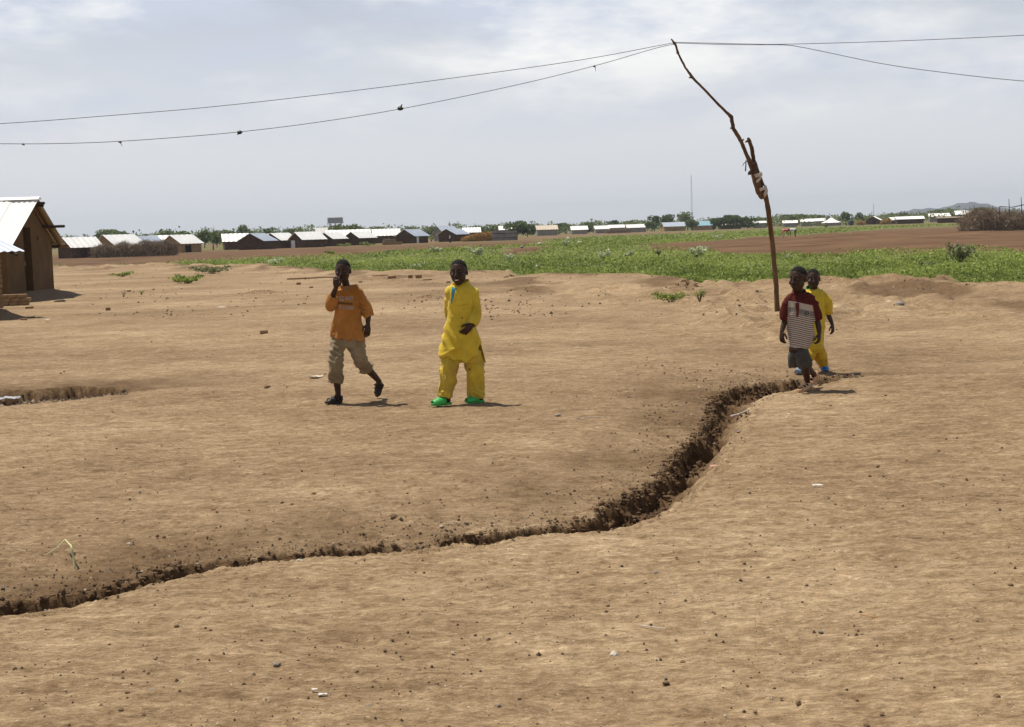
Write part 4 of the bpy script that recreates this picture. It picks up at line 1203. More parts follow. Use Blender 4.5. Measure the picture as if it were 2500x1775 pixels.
# ------------------------------------------------------------------ the leaning pole and its wires
POLE_Y = gp(1899, 767).y
def pole():
    b = on_ground(1899, 768)
    root = empty('utility_pole', b); tag(root, 'crooked wooden utility pole of two branches lashed together with strips', 'utility pole')
    m = POLE_Y / F_PX
    P = lambda x, y, d=0.0: at(x, y, POLE_Y + d) - b
    def limb(name, pts, d0, wob, material='wood'):
        mb = MB(); Q = []; R = []
        for i in range(len(pts) - 1):
            for k in range(4):
                t = k / 4
                q = [pts[i][j] + (pts[i + 1][j] - pts[i][j]) * t for j in range(3)]
                Q.append(P(q[0], q[1], d0) + Vector((random.uniform(-1, 1), random.uniform(-1, 1), 0)) * wob); R.append(q[2] * m / 2 * random.uniform(0.93, 1.07))
        Q.append(P(pts[-1][0], pts[-1][1], d0)); R.append(pts[-1][2] * m / 2)
        mb.tube(Q, R, 10, dome=True)
        return mb.build(name, M[material], root, True)
    limb('lower_post', [(1899, 790, 12.5), (1898, 766, 12.5), (1895, 698, 12.5), (1889, 629, 12), (1881, 552, 12), (1874, 503, 12), (1866, 465, 12), (1851, 424, 11), (1840, 392, 10), (1835, 361, 9.5), (1830, 345, 9.5), (1827, 338, 7)], 0.0, 0.003)
    limb('upper_branch', [(1860, 482, 12), (1853, 468, 17), (1846, 440, 18), (1838, 412, 14), (1823, 379, 9.5), (1812, 351, 9), (1803, 334, 10), (1791, 315, 9.5), (1787, 296, 9), (1786, 286, 9.5), (1772, 273, 7), (1750, 251, 6.5), (1718, 217, 6), (1696, 195, 6), (1689, 187, 7.5), (1684, 180, 6), (1673, 165, 5.2), (1657, 133, 4.8), (1654, 125, 5.6), (1648, 106, 5), (1639, 96, 3.5)], -0.09, 0.003)
    for (x, y, dx, dy) in ((1786, 288, -1, -7), (1689, 188, -6, 2), (1790, 312, -7, 1), (1813, 352, 4, 2), (1811, 345, 4, -5), (1655, 126, -3, 4), (1648, 108, -5, -3), (1804, 336, 5, 1), (1825, 344, -5, 3)):
        mb = MB(); mb.tube([P(x, y, -0.09), P(x + dx, y + dy, -0.1)], [0.022, 0.012], 6); mb.build('twig_stub', M['wood'], root, True)
    # lashings
    def band(name, pts, wpx, material):
        mb = MB(); grid = []
        for (x, y) in pts:
            grid.append([P(x, y - wpx / 2, -0.155), P(x, y, -0.163), P(x, y + wpx / 2, -0.155)])
        mb.sheet(grid, 0.006); return mb.build(name, M[material], root, True)
    def wrap(name, c0, c1, wpx, material, tilt=0.0):
        """a strip wound round both branches"""
        mb = MB(); a, b_ = P(*c0), P(*c1); ax = P(1836, 412) - P(1857, 470); ax.normalize()
        mid = (a + b_) / 2; side = (b_ - a) / 2; rad = side.length
        grid = []
        for k in range(17):
            t = 2 * math.pi * k / 16
            c = mid + side * math.cos(t) + Vector((0, 1, 0)) * (math.sin(t) * 0.125 - 0.045) + ax * tilt * math.sin(t) * 0.0
            grid.append([c - ax * wpx * m / 2, c + ax * wpx * m / 2])
        mb.sheet(grid, 0.006); return mb.build(name, M[material], root, True)
    wrap('pale_strip', (1834, 433), (1859, 424), 9, 'rag')
    wrap('pale_strip', (1839, 449), (1857, 431), 7, 'rag')
    wrap('pale_strip', (1846, 467), (1870, 456), 8, 'rag')
    wrap('pale_strip', (1861, 480), (1871, 460), 11, 'rag')
    wrap('rubber_strip', (1827, 405), (1846, 398), 9, 'rubber')
    wrap('rubber_strip', (1829, 424), (1847, 405), 8, 'rubber')
    band('rubber_flap', [(1826, 424), (1832, 422), (1838, 420)], 8, 'rubber')
    band('pale_flap', [(1853, 428), (1857, 424), (1859, 430)], 8, 'rag')
    band('pale_flap', [(1864, 458), (1869, 462), (1871, 470)], 9, 'rag')
    mb = MB(); mb.tube([P(1821, 392, -0.12), P(1821, 404, -0.13), P(1820, 417, -0.13)], [0.008, 0.01, 0.012], 6); mb.build('cord_end', M['wire'], root)
    mb = MB(); mb.tube([P(1823, 394, -0.12), P(1816, 399, -0.13), P(1813, 405, -0.13)], [0.007, 0.007, 0.005], 6); mb.build('cord_end', M['rubber'], root)
    mb = MB(); mb.tube([P(1842, 400, -0.15), P(1846, 402, -0.16), P(1845, 409, -0.15), P(1838, 418, -0.16)], [0.008, 0.009, 0.008, 0.007], 6); mb.build('cord_loop', M['wire'], root)
    return root
pole()
def smooth_pts(pts, per=8):
    P = [Vector(p) for p in pts]; out = []
    for i in range(len(P) - 1):
        p0, p1, p2, p3 = P[max(i - 1, 0)], P[i], P[i + 1], P[min(i + 2, len(P) - 1)]
        for k in range(per):
            t = k / per
            out.append(0.5 * ((2 * p1) + (p2 - p0) * t + (2 * p0 - 5 * p1 + 4 * p2 - p3) * t * t + (3 * p1 - p0 - 3 * p2 + p3) * t ** 3))
    out.append(P[-1]); return out
def wire(pts, Y0, Y1, rad, label):
    n = len(pts); x0, x1 = pts[0][0], pts[-1][0]
    Q = smooth_pts([at(x, y, Y0 + (Y1 - Y0) * (x - x0) / (x1 - x0)) for x, y in pts])
    o_ = Q[0].copy()
    mb = MB(); mb.tube([q - o_ for q in Q], [rad] * len(Q), 6, dome=False)
    o = mb.build('wire', M['wire'], None, True); o.location = o_
    tag(o, label, 'wire', 'wires on the leaning pole')
WY = POLE_Y - 0.09
wire([(1646, 104), (1450, 141), (1250, 171), (900, 217), (546, 258), (270, 282), (0, 302), (-400, 322), (-900, 335)], WY, WY - 4, 0.0048, 'upper thin wire running from the pole top to the left edge')
B_PTS = [(1646, 108), (1600, 118), (1447, 162), (1250, 210), (983, 265), (765, 300), (585, 322), (437, 335), (293, 345), (164, 350), (0, 351), (-400, 345), (-900, 320)]
wire(B_PTS, WY, WY - 4, 0.0048, 'lower sagging wire with black scraps running from the pole to the left edge')
wire([(1646, 103), (1742, 105.5), (1830, 107.5), (1916, 108), (2179, 100.5), (2500, 86), (2900, 62)], WY, WY - 5, 0.0048, 'straight wire running from the pole top to the right edge')
wire([(1646, 105), (1742, 108), (1830, 109.5), (1916, 110), (1960, 116), (2015, 127), (2151, 155), (2288, 175), (2500, 198), (2900, 225)], WY, WY - 5, 0.0048, 'drooping wire parting from the straight one right of the pole')
def scrap(px, py, w, h, tail, label):
    Y = WY - 4 * (1646 - px) / (1646 + 900); m = Y / F_PX
    c = at(px, py, Y)
    root = empty('plastic_scrap', c); tag(root, label, 'scrap', 'black scraps caught on the lower wire')
    mb = MB(); mb.ell((0, 0, 0), (w * m / 2, w * m / 3, h * m / 2), n=10, m=6)
    mb.v = [(x * (1 + 0.3 * random.uniform(-1, 1)), y, z * (1 + 0.35 * random.uniform(-1, 1))) for x, y, z in mb.v]
    mb.build('knot', M['black_scrap'], root, True)
    t = MB(); t.tube([(0, 0, 0)] + [(dx * m, 0, -dy * m) for dx, dy in tail], [h * m * 0.28] + [h * m * 0.2] * (len(tail) - 1) + [h * m * 0.1], 6); t.build('tail', M['black_scrap'], root, True)
scrap(57, 352, 8, 4, [(3, 4)], 'tiny black scrap near the left end of the lower wire')
scrap(293, 347, 8, 4, [(3, 5), (5, 10)], 'black scrap with a thin hanging end, second from the left')
scrap(585, 323, 13, 8, [(-4, 4), (-6, 6)], 'rough black knot in the middle of the lower wire')
scrap(978, 265, 14, 9, [(2, -6), (4, -10)], 'largest black knot on the lower wire, its end sticking up')
scrap(1451, 162, 7, 4, [(3, 3), (2, 12)], 'curled black scrap hanging nearest the pole')

# ------------------------------------------------------------------ clods, stones, bricks, litter
def rock_mesh(seed, flat=0.7):
    bm = bmesh.new(); bmesh.ops.create_icosphere(bm, subdivisions=2, radius=0.5)
    me = bpy.data.meshes.new('clod'); bm.to_mesh(me); bm.free()
    V = get_co(me)
    n = n3(V[:, 0] * 3, V[:, 1] * 3, V[:, 2] * 3, seed); n_ = n3(V[:, 0] * 8, V[:, 1] * 8, V[:, 2] * 8, seed + 1)
    V *= (1 + 0.42 * n + 0.2 * n_)[:, None]; V[:, 2] *= flat
    V = np.round(V / 0.09) * 0.045 + V * 0.5
    set_co(me, V); return me
ROCKS = {}
PLAIN = []
for k_, mm in (('clod', 'clod'), ('grey', 'stone_grey'), ('pale', 'stone_pale')):
    ROCKS[k_] = []
    for s_ in range(5):
        me = rock_mesh(s_ * 7 + len(k_)); me.materials.append(M[mm]); ROCKS[k_].append(me)
def rock(px, py, w, kind='clod', label=None, name='dirt_clod', cat='clod', group='clods and stones strewn over the bare earth', sink=0.12, scl=None):
    p = on_ground(px, py); m = p.y / F_PX * w
    o = link(name, random.choice(ROCKS[kind])); o.location = p + Vector((0, 0, m * (0.22 - sink)))
    o.scale = (m, m * random.uniform(0.8, 1.1), m * random.uniform(0.75, 1.0)) if scl is None else tuple(m * q for q in scl)
    o.rotation_euler = (random.uniform(-.3, .3), random.uniform(-.3, .3), random.uniform(0, 6.28))
    tag(o, label, cat, group)
    if not label:
        PLAIN.append((px, py, w, kind, o))
    return o
rock(962, 1262, 24, 'clod', 'large dark clod behind the gully below the orange shirt')
rock(653, 946, 15, 'clod', 'round brown clod standing alone left of the rolled trousers')
rock(1499, 1602, 30, 'pale', 'angular stone with bright top in the near earth', 'stone', 'stone')
rock(377, 1688, 25, 'grey', 'bluish grey flat stone in the near left corner', 'stone', 'stone', scl=(1, 0.8, 0.55))
rock(1363, 1015, 17, 'pale', 'whitish stone right of the green clogs', 'stone', 'stone', scl=(1.1, 0.8, 0.5))
rock(2171, 744, 27, 'pale', 'pale stone on the bank right of the two walkers', 'stone', 'stone')
rock(2197, 745, 24, 'grey', 'grey stone beside the pale one on the bank', 'stone', 'stone')
rock(147, 737, 26, 'pale', 'flat tan slab in the shadow of the large mud house', 'stone', 'stone', scl=(1.1, 0.8, 0.3))
rock(1627, 1668, 18, 'clod', 'dark round clod below the stone with bright top')
rock(2433, 1703, 24, 'clod', 'dark clod in the near right corner')
rock(2492, 1253, 12, 'clod', 'dark clod at the right edge of the picture')
for px, py, w in ((833, 1216, 15), (918, 1203, 15), (765, 1206, 12), (713, 1234, 14), (690, 1228, 10), (522, 1247, 13), (795, 1244, 11), (1252, 1121, 10), (1224, 1118, 10), (989, 1176, 10),
                  (645, 1158, 8), (510, 1232, 9), (455, 1290, 10), (385, 1310, 12), (300, 1280, 12), (180, 1216, 10), (400, 1312, 9), (1668, 1618, 15), (1485, 1480, 14), (2105, 1553, 15), (2004, 1596, 14), (1949, 1717, 17),
                  (1758, 1770, 16), (2116, 1772, 16), (2154, 1743, 14), (2467, 1429, 13), (1936, 1369, 12), (2143, 1140, 12), (295, 1736, 19), (310, 1692, 14), (235, 1661, 14), (577, 1665, 13), (420, 1711, 16), (430, 1530, 14), (322, 1624, 14),
                  (974, 1550, 11), (958, 1563, 11), (1540, 1622, 10), (1650, 1564, 9), (1738, 1553, 9), (1735, 1583, 9), (2200, 1656, 10), (1843, 1740, 12), (2293, 1640, 12), (2380, 1486, 9), (1875, 1410, 9), (1652, 1362, 8),
                  (120, 1540, 12), (500, 1575, 9), (870, 1640, 10), (1268, 1706, 10), (1100, 1475, 9), (700, 945, 5), (760, 975, 5), (645, 1010, 6), (590, 870, 5), (935, 880, 6), (1200, 780, 6), (1350, 800, 5), (900, 760, 7), (1445, 700, 9)):
    rock(px, py, w)
for px, py, w in ((677, 1624, 20), (902, 1725, 16), (1218, 1723, 13), (420, 1586, 12), (1830, 1772, 14), (1600, 1398, 11), (2004, 1544, 13), (1789, 1427, 8), (2240, 1762, 12), (1625, 1656, 9)):
    rock(px, py, w, 'grey')
for px, py, w in ((491, 1574, 12), (1105, 1593, 8), (1690, 1595, 10), (315, 1329, 12), (1770, 1748, 9), (730, 1371, 16), (755, 1381, 9), (1930, 1180, 6), (1210, 835, 6), (1250, 840, 6), (1320, 730, 7), (1580, 820, 6)):
    rock(px, py, w, 'pale')
rg = np.random.default_rng(77)
k_ = 0
while k_ < 90:
    px, py = rg.uniform(20, 2480), 760 + 1000 * rg.uniform(0, 1) ** 0.8
    rock(float(px), float(py), float(rg.uniform(4, 9) * (0.6 + (py - 700) / 1500)), 'clod' if rg.uniform() < 0.85 else 'grey'); k_ += 1

def name_plain_rocks():
    """each loose lump is told apart by its strip of ground, its side and its order there"""
    zones = {}
    for px, py, w, kind, o in PLAIN:
        band = 'near the bottom edge' if py > 1600 else 'in the near earth' if py > 1400 else 'along the gully' if py > 1180 else 'behind the gully' if py > 960 else 'on the far earth'
        side = ('far left', 'left', 'left of centre', 'right of centre', 'right', 'far right')[min(5, max(0, int(px / 2500 * 6)))]
        zones.setdefault((band, side, kind), []).append((px, w, o))
    words_ = ('leftmost', 'second from left', 'third from left', 'fourth from left', 'fifth from left', 'sixth from left', 'seventh from left', 'eighth from left', 'ninth from left', 'tenth from left', 'eleventh from left', 'twelfth from left')
    for (band, side, kind), L_ in zones.items():
        L_.sort(key=lambda q: q[0])
        for i, (px, w, o) in enumerate(L_):
            size = 'tiny' if w < 7 else 'small' if w < 12 else 'fist sized'
            what = {'clod': 'brown clod', 'grey': 'grey stone', 'pale': 'pale stone'}[kind]
            o['label'] = f'{size} {what} {band}, {side}' + (f', {words_[min(i, 11)]} there' if len(L_) > 1 else '')
name_plain_rocks()
def brick_at(px, py, wpx, label, rz=0.2, hs=1.0, ls=1.0):
    p = on_ground(px, py); m = p.y / F_PX * wpx
    o = link('adobe_brick', BRICK); s = m / 0.24
    o.scale = (s * ls, s, s * hs); o.location = p + Vector((0, 0, 0.05 * s * hs * 0.9)); o.rotation_euler = (0.04, -0.05, rz)
    tag(o, label, 'brick', 'adobe bricks lying about')
brick_at(645, 815, 19, 'lone brown half brick left of the orange shirt', 0.15, 1.15)
brick_at(264, 758, 11, 'lone brick standing on the earth right of the brick hut', 0.5, 1.7)
brick_at(72, 753, 18, 'dark brick lying before the small brick stack', 0.1, 0.7)
brick_at(58, 782, 16, 'dark broken brick at the shadow edge of the brick hut', 0.3, 0.7)
brick_at(80, 776, 9, 'dark brick fragment near the white scrap by the hut', 0.8)
brick_at(315, 712, 9, 'brick near the sparse weed', 0.8)
brick_at(375, 708, 6, 'small brick fragment right of the sparse weed', 0.4)
brick_at(957, 681, 20, 'adobe brick right of the long mud ridge', 0.1, 1.0)
brick_at(1002, 679, 11, 'upright adobe brick, left one of two', 0.9, 1.8)
brick_at(1022, 679, 15, 'upright adobe brick, right one of two', 0.3, 1.4)
brick_at(1043, 686, 22, 'flat adobe brick before the two upright ones', 0.0, 0.6)
brick_at(729, 695, 10, 'adobe brick alone below the long mud ridge', 0.7, 1.4)
brick_at(880, 690, 9, 'small adobe brick below the right end of the mud ridge', 0.4)
brick_at(760, 703, 9, 'adobe fragment left of the hand raised to the mouth', 0.1)
brick_at(1095, 690, 9, 'adobe fragment left of the head in yellow', 0.1)
def bricks_row(x0, y0, x1, y1, n, label):
    a = on_ground(x0, y0); b = on_ground(x1, y1)
    root = empty('brick_row', a); tag(root, label, 'brick row')
    b = at(x1, y1, a.y); b.z = gz1(b.x, b.y)
    d = (b - a) / n
    for k in range(n):
        o = bpy.data.objects.new('brick', BRICK); COL.objects.link(o); o.parent = root
        s = d.length / 0.245
        q = d * (k + 0.5); o.location = (q.x, q.y + random.uniform(-.03, .03), q.z + 0.04 * s); o.scale = (s, s * 1.3, s * random.uniform(0.75, 1.0)); o.rotation_euler = (0, 0, math.atan2(d.y, d.x) + random.uniform(-.1, .1))
bricks_row(768, 679, 824, 680, 6, 'row of mud bricks laid out behind the raised hand')
bricks_row(861, 678, 948, 673, 9, 'long row of mud bricks between the two nearer walkers')
bricks_row(701, 683, 774, 687, 7, 'low row of mud bricks left of the raised hand')

def heap(px, py, wpx, hpx, label, material='clod', n=60, name='dirt_heap', cat='heap'):
    p = on_ground(px, py); m = p.y / F_PX; W, H = wpx * m, hpx * m
    root = empty(name, p); tag(root, label, cat)
    rr_ = np.linspace(0, 1, 9); V = []; F = []
    nn = 22
    for i, r in enumerate(rr_):
        for j in range(nn):
            a = 2 * math.pi * j / nn
            k = 1 + 0.25 * math.sin(a * 3 + px) + 0.12 * math.sin(a * 7 + py)
            x, y = math.cos(a) * r * W / 2 * k, math.sin(a) * r * W / 2.4 * k
            V.append((x, y, H * (1 - r ** 1.4) * (0.8 + 0.4 * random.random()) - 0.03))
    for i in range(8):
        for j in range(nn):
            F.append((i * nn + j, (i + 1) * nn + j, (i + 1) * nn + (j + 1) % nn, i * nn + (j + 1) % nn))
    link('mound', mesh_np('mound', np.array(V), np.array(F), True), M[material], root)
    VV = []; FF = []
    base = rock_mesh(3); bv = get_co(base); bf = np.array([tuple(q.vertices) for q in base.polygons]); bpy.data.meshes.remove(base)
    rg_ = np.random.default_rng(int(px))
    for k in range(n):
        a = rg_.uniform(0, 6.28); r = rg_.uniform(0, 1.1) ** 0.7
        s = H * rg_.uniform(0.12, 0.4)
        q = np.array((math.cos(a) * r * W / 2, math.sin(a) * r * W / 2.4, max(0, H * (1 - r ** 1.4)) * 0.95))
        FF.append(bf + len(VV) * len(bv)); VV.append(bv * s * rg_.uniform(0.7, 1.3, 3) + q)
    o = link('lumps', mesh_np('lumps', np.concatenate(VV), np.concatenate(FF)), M[material], root); tag(o, kind='stuff')
heap(1676, 702, 78, 20, 'heap of loose brown soil on the bank left of the leaning pole')
heap(1246, 678, 34, 8, 'small dirt lump on the bank right of the head in yellow')
heap(735, 660, 30, 8, 'small dirt lump at the edge of the green strip')
heap(1980, 586, 36, 7, 'dark heap of dug earth right of the two bending people', n=20)
heap(1048, 727, 90, 7, 'low spread of dirt crumbs between the two nearer walkers', n=90)
heap(640, 715, 110, 7, 'low spread of dirt crumbs on the bank left of the orange shirt', n=90)
heap(1295, 612, 74, 7, 'brown heap of earth and whitish stones in the green field', n=40)
heap(540, 750, 40, 5, 'little spread of pale pebbles on the bank', 'stone_pale', 40, 'pebble_patch', 'pebbles')
heap(1375, 768, 40, 4, 'little spread of crumbs right of the boy in yellow', 'clod', 40, 'crumb_patch', 'crumbs')
heap(840, 770 - 40, 40, 4, 'little spread of crumbs behind the raised elbow', 'clod', 30, 'crumb_patch', 'crumbs')
for px, py, w, lab in ((1318, 603, 18, 'whitish stone on the brown heap in the field, upper'), (1275, 611, 16, 'whitish stone on the brown heap in the field, lower left'), (1416, 600, 18, 'whitish stone right of the brown heap in the field'),
                  (1138, 612, 14, 'whitish stone in the weeds left of the tall pale shrub'), (1190, 610, 10, 'whitish stone in the weeds right of the tall pale shrub'), (1240, 660, 0, None), (1315, 659, 20, 'whitish stone low in the weeds right of the boy in yellow'), (2078, 579, 12, 'pale stone on the bare rise')):
    if lab:
        rock(px, py, w * 0.7, 'pale', lab, 'stone', 'stone', 'whitish stones in the field', sink=-0.5, scl=(1, 0.8, 0.6))

def pebbles():
    """grit too small to pick apart"""
    rg = np.random.default_rng(31)
    n = 9500
    px = rg.uniform(-300, 2800, n); py = 745 + 1100 * rg.uniform(0, 1, n) ** 0.9
    d = CAM_NP @ np.stack([(px - CX) / F_PX, -(py - CY) / F_PX, -np.ones_like(px)], 0)
    t = -CAM_H / d[2]; x, y = d[0] * t, d[1] * t
    dens = fbm2(x / 0.9, y / 0.9, 3, 81) + 0.5 * fbm2(x / 4, y / 4, 2, 82)
    keep = dens + rg.uniform(-0.8, 0.5, n) > -0.12
    x, y = x[keep], y[keep]; n = len(x)
    # more crumbs along the far side of the gully and in it
    e = 9000
    seg = rg.integers(0, len(FAR_W) - 1, e); tt = rg.uniform(0, 1, e)
    A = np.array(FAR_W); B = np.array(NEAR_W + [NEAR_W[-1]])
    q = A[seg] + (A[seg + 1] - A[seg]) * tt[:, None]; q2 = B[seg] + (B[seg + 1] - B[seg]) * tt[:, None]
    s = np.where(rg.uniform(0, 1, e) < 0.6, -rg.exponential(0.9, e), rg.uniform(0, 1.0, e))
    q = q + (q2 - q) * np.clip(s, -4, 1)[:, None] + rg.normal(0, 0.03, (e, 2))
    # lumps on the rough bank before the field, and rubble in the pit
    k2 = 9000
    bx = rg.uniform(-400, 2900, k2); by = 650 + 125 * rg.uniform(0, 1, k2)
    d = CAM_NP @ np.stack([(bx - CX) / F_PX, -(by - CY) / F_PX, -np.ones_like(bx)], 0); t = -CAM_H / d[2]
    bx, by = d[0] * t, d[1] * t
    kk = (np.hypot(bx, by) < edge_r(bx, by) + 0.5) & (fbm2(bx / 2.5, by / 4, 3, 84) + rg.uniform(-0.5, 0.35, k2) > 0.1)
    bx, by = bx[kk], by[kk]
    pq = rg.uniform(0, 1, (500, 2)); px_ = pq[:, 0] * 330 - 20
    fy = np.interp(px_, [0, 100, 190, 290, 324], [951, 949, 943, 948, 953]); ny = np.interp(px_, [0, 110, 200, 275, 324], [990, 984, 973, 964, 954])
    py_ = fy + (ny - fy) * pq[:, 1]
    d = CAM_NP @ np.stack([(px_ - CX) / F_PX, -(py_ - CY) / F_PX, -np.ones_like(px_)], 0); t = -CAM_H / d[2]
    n_near = len(x)
    x = np.concatenate([x, q[:, 0], bx, d[0] * t]); y = np.concatenate([y, q[:, 1], by, d[1] * t])
    n = len(x)
    z, _ = ground_z(x, y)
    r = np.hypot(x, y)
    s = (0.0013 + 0.0052 * rg.uniform(0, 1, n) ** 6) * (1 + r / 12) * rg.uniform(0.7, 1.2, n)
    s[n_near:n_near + e] *= 1.1
    s[n_near + e:] = np.where(r[n_near + e:] < 18, rg.uniform(0.008, 0.035, n - n_near - e), 0.006 + 0.032 * rg.uniform(0, 1, n - n_near - e) ** 3)
    O = np.array([(1, 0, 0), (-1, 0, 0), (0, 1, 0), (0, -1, 0), (0, 0, 1), (0, 0, -1)], float)
    Fo = np.array([(0, 2, 4), (2, 1, 4), (1, 3, 4), (3, 0, 4), (2, 0, 5), (1, 2, 5), (3, 1, 5), (0, 3, 5)])
    a = rg.uniform(0, 6.28, n); c, si = np.cos(a), np.sin(a)
    V = O[None] * (s[:, None] * rg.uniform(0.6, 1.25, (n, 6)))[..., None] * np.array((1.1, 1, 0.95))
    V = np.stack([V[..., 0] * c[:, None] - V[..., 1] * si[:, None], V[..., 0] * si[:, None] + V[..., 1] * c[:, None], V[..., 2]], -1)
    V += np.stack([x, y, z + s * 0.12], 1)[:, None]
    F = (Fo[None] + (np.arange(n) * 6)[:, None, None]).reshape(-1, 3)
    me = mesh_np('gravel', V.reshape(-1, 3), F)
    attr(me, 'tint', np.repeat(rg.uniform(0, 1, n), 6))
    m, t_, b = nodes('grit')
    a_ = t_.nodes.new('ShaderNodeAttribute'); a_.attribute_name = 'tint'
    rp = t_.nodes.new('ShaderNodeValToRGB'); el = rp.color_ramp.elements
    el[0].color = (0.055, 0.033, 0.017, 1); el[1].color = (0.42, 0.34, 0.25, 1); el[0].position = 0.5  # dark end of the grit carries the shadows under clods in its colour
    x_ = rp.color_ramp.elements.new(0.82); x_.color = (0.21, 0.145, 0.085, 1)
    t_.links.new(a_.outputs['Fac'], rp.inputs[0]); t_.links.new(rp.outputs[0], b.inputs['Base Color']); b.inputs['Roughness'].default_value = 0.95
    o = link('gravel', me, m); tag(o, 'fine grit and crumbs strewn over the bare earth', 'gravel', kind='stuff')
pebbles()
def crumbling_wall():
    """lumps of broken soil sticking out of the far wall of the gully and fallen to its floor"""
    rg = np.random.default_rng(63)
    n = 5200
    A = np.array(FAR_W); seglen = np.hypot(*(A[1:] - A[:-1]).T); cum = np.concatenate([[0], np.cumsum(seglen)])
    u = rg.uniform(0, cum[-1], n); x = np.interp(u, cum, A[:, 0]); y = np.interp(u, cum, A[:, 1])
    Bx = np.interp(u / cum[-1], np.linspace(0, 1, len(NEAR_W)), [q[0] for q in NEAR_W])
    dep = np.interp(u, cum, DEPTH)
    off = rg.normal(0.07, 0.06, n)
    x = x + rg.normal(0, 0.03, n) + off * 0.25; y = y - off
    z, _ = ground_z(x, y)
    s = (0.005 + 0.020 * rg.uniform(0, 1, n) ** 2.4) * (0.6 + dep * 2.0) * np.where(off < 0, 0.55, 1.0)
    base = rock_mesh(4, 0.9); bm = bmesh.new(); bm.from_mesh(base); bpy.data.meshes.remove(base)
    bm.free()
    bm = bmesh.new(); bmesh.ops.create_icosphere(bm, subdivisions=1, radius=1.0); bv = np.array([tuple(v.co) for v in bm.verts]); bf = np.array([[v.index for v in q.verts] for q in bm.faces]); bm.free()
    V = bv[None] * (s[:, None] * rg.uniform(0.6, 1.35, (n, len(bv))))[..., None] * rg.uniform(0.7, 1.3, (n, 1, 3))
    V += np.stack([x, y, z + s * 0.2], 1)[:, None]
    F = (bf[None] + (np.arange(n) * len(bv))[:, None, None]).reshape(-1, 3)
    me = mesh_np('rubble', V.reshape(-1, 3), F); o = link('rubble', me, M['wall_soil']); tag(o, 'crumbled lumps of dark soil along the gully wall', 'rubble', kind='stuff')
M['wall_soil'] = mat('broken_soil', (0.062, 0.034, 0.016), (0.17, 0.105, 0.053), 9, 0.95, 0.5, 60)
crumbling_wall()

def flat_scrap(px, py, w, h, material, label, cat='scrap', name='litter_scrap', lift=0.012):
    p = on_ground(px, py); m = p.y / F_PX; W = w * m
    mb = MB(); k = 5; grid = []
    for i in range(k):
        grid.append([(W * (i / (k - 1) - 0.5) + 0.1 * W * random.uniform(-1, 1), W * h * (j / 3 - 0.5) + 0.08 * W * random.uniform(-1, 1), lift + W * 0.10 * random.random()) for j in range(4)])
    mb.sheet(grid, 0.002); o = mb.build(name, material if not isinstance(material, str) else M[material]); o.location = p
    tag(o, label, cat)
flat_scrap(1997, 1190, 24, 0.6, 'scrap_white', 'white paper scrap on the earth right of the gully')
flat_scrap(787, 1703, 24, 0.5, 'scrap_white', 'white scrap in the near earth')
flat_scrap(768, 1691, 16, 0.5, 'scrap_white', 'thin whitish scrap left of the white one')
flat_scrap(772, 922, 30, 0.7, 'stone_pale', 'pale smear of dust or cloth left of the rolled trousers')
flat_scrap(115, 786, 14, 0.7, 'scrap_white', 'white plastic scrap before the brick hut', lift=0.05)
flat_scrap(1743, 1142, 22, 0.8, mat('pink_wrapper', (0.45, 0.20, 0.14), (0.5, 0.33, 0.25), 20, 0.6), 'pinkish wrapper lying in the gully')
flat_scrap(1804, 1057, 10, 0.8, mat('violet_wrapper', (0.3, 0.26, 0.36), (0.36, 0.32, 0.4), 20, 0.6), 'tiny violet wrapper in the gully')
flat_scrap(26, 982, 44, 0.9, mat('foil_sheet', (0.16, 0.17, 0.17), (0.58, 0.60, 0.62), 28, 0.4, 0.5, 30, metallic=0.2), 'crumpled silvery sheet lying in the pit', lift=0.04)
def stem(pts, r, material, label, name, cat='stem', lift=0.0):
    Q = [on_ground(x, y) + Vector((0, 0, r * 0.6 + l)) for x, y, l in pts]
    o_ = Q[0].copy()
    mb = MB(); S = smooth_pts([q - o_ for q in Q], 5); mb.tube(S, [r * (1 - 0.4 * i / len(S)) for i in range(len(S))], 6)
    o = mb.build(name, M[material] if isinstance(material, str) else material, None, True); o.location = o_; tag(o, label, cat); return o
stalk = mat('maize_stalk', (0.42, 0.44, 0.20), (0.55, 0.52, 0.28), 20, 0.7)
o = stem([(183, 1388, 0.0), (181, 1386, 0.05), (177, 1384, 0.10), (172, 1375, 0.095), (162, 1352, 0.07)], 0.0065, stalk, 'pale bent maize stalk standing behind the gully at the left', 'maize_stalk', 'stalk')
stem([(160, 1338, 0.045), (135, 1350, 0.02), (100, 1358, 0.0), (60, 1350, 0.01), (10, 1340, 0.0)], 0.0026, stalk, 'long withered maize leaf trailing from the stalk', 'maize_leaf', 'leaf')
stem([(1360, 1030, 0), (1400, 1023, 0), (1450, 1021, 0.01), (1490, 1021, 0), (1532, 1015, 0)], 0.0035, 'rag', 'long thin pale stem on the earth right of the green clogs', 'dry_stem')
stem([(1786, 1024, 0.02), (1802, 1019, 0.02), (1828, 1012, 0.03)], 0.012, 'rag', 'thick pale stick lying in the upper gully', 'stick', 'stick')
stem([(1770, 990, 0.05), (1785, 1000, 0.04), (1798, 1006, 0.02)], 0.0035, 'straw', 'thin pale twig leaning into the upper gully', 'twig', 'twig')
stem([(1920, 1020, 0), (1928, 1012, 0), (1917, 1010, 0)], 0.005, 'stone_pale', 'small curled straw right of the gully', 'straw', 'straw')
stem([(2100, 1500, 0), (2140, 1508, 0), (2170, 1514, 0)], 0.0018, mat('orange_twig', (0.45, 0.2, 0.08), None), 'thin orange twig in the near right earth', 'twig', 'twig')
stem([(1565, 1528, 0), (1600, 1533, 0), (1625, 1536, 0)], 0.003, 'rag', 'pale splinter in the near earth below the gully bend', 'splinter', 'splinter')
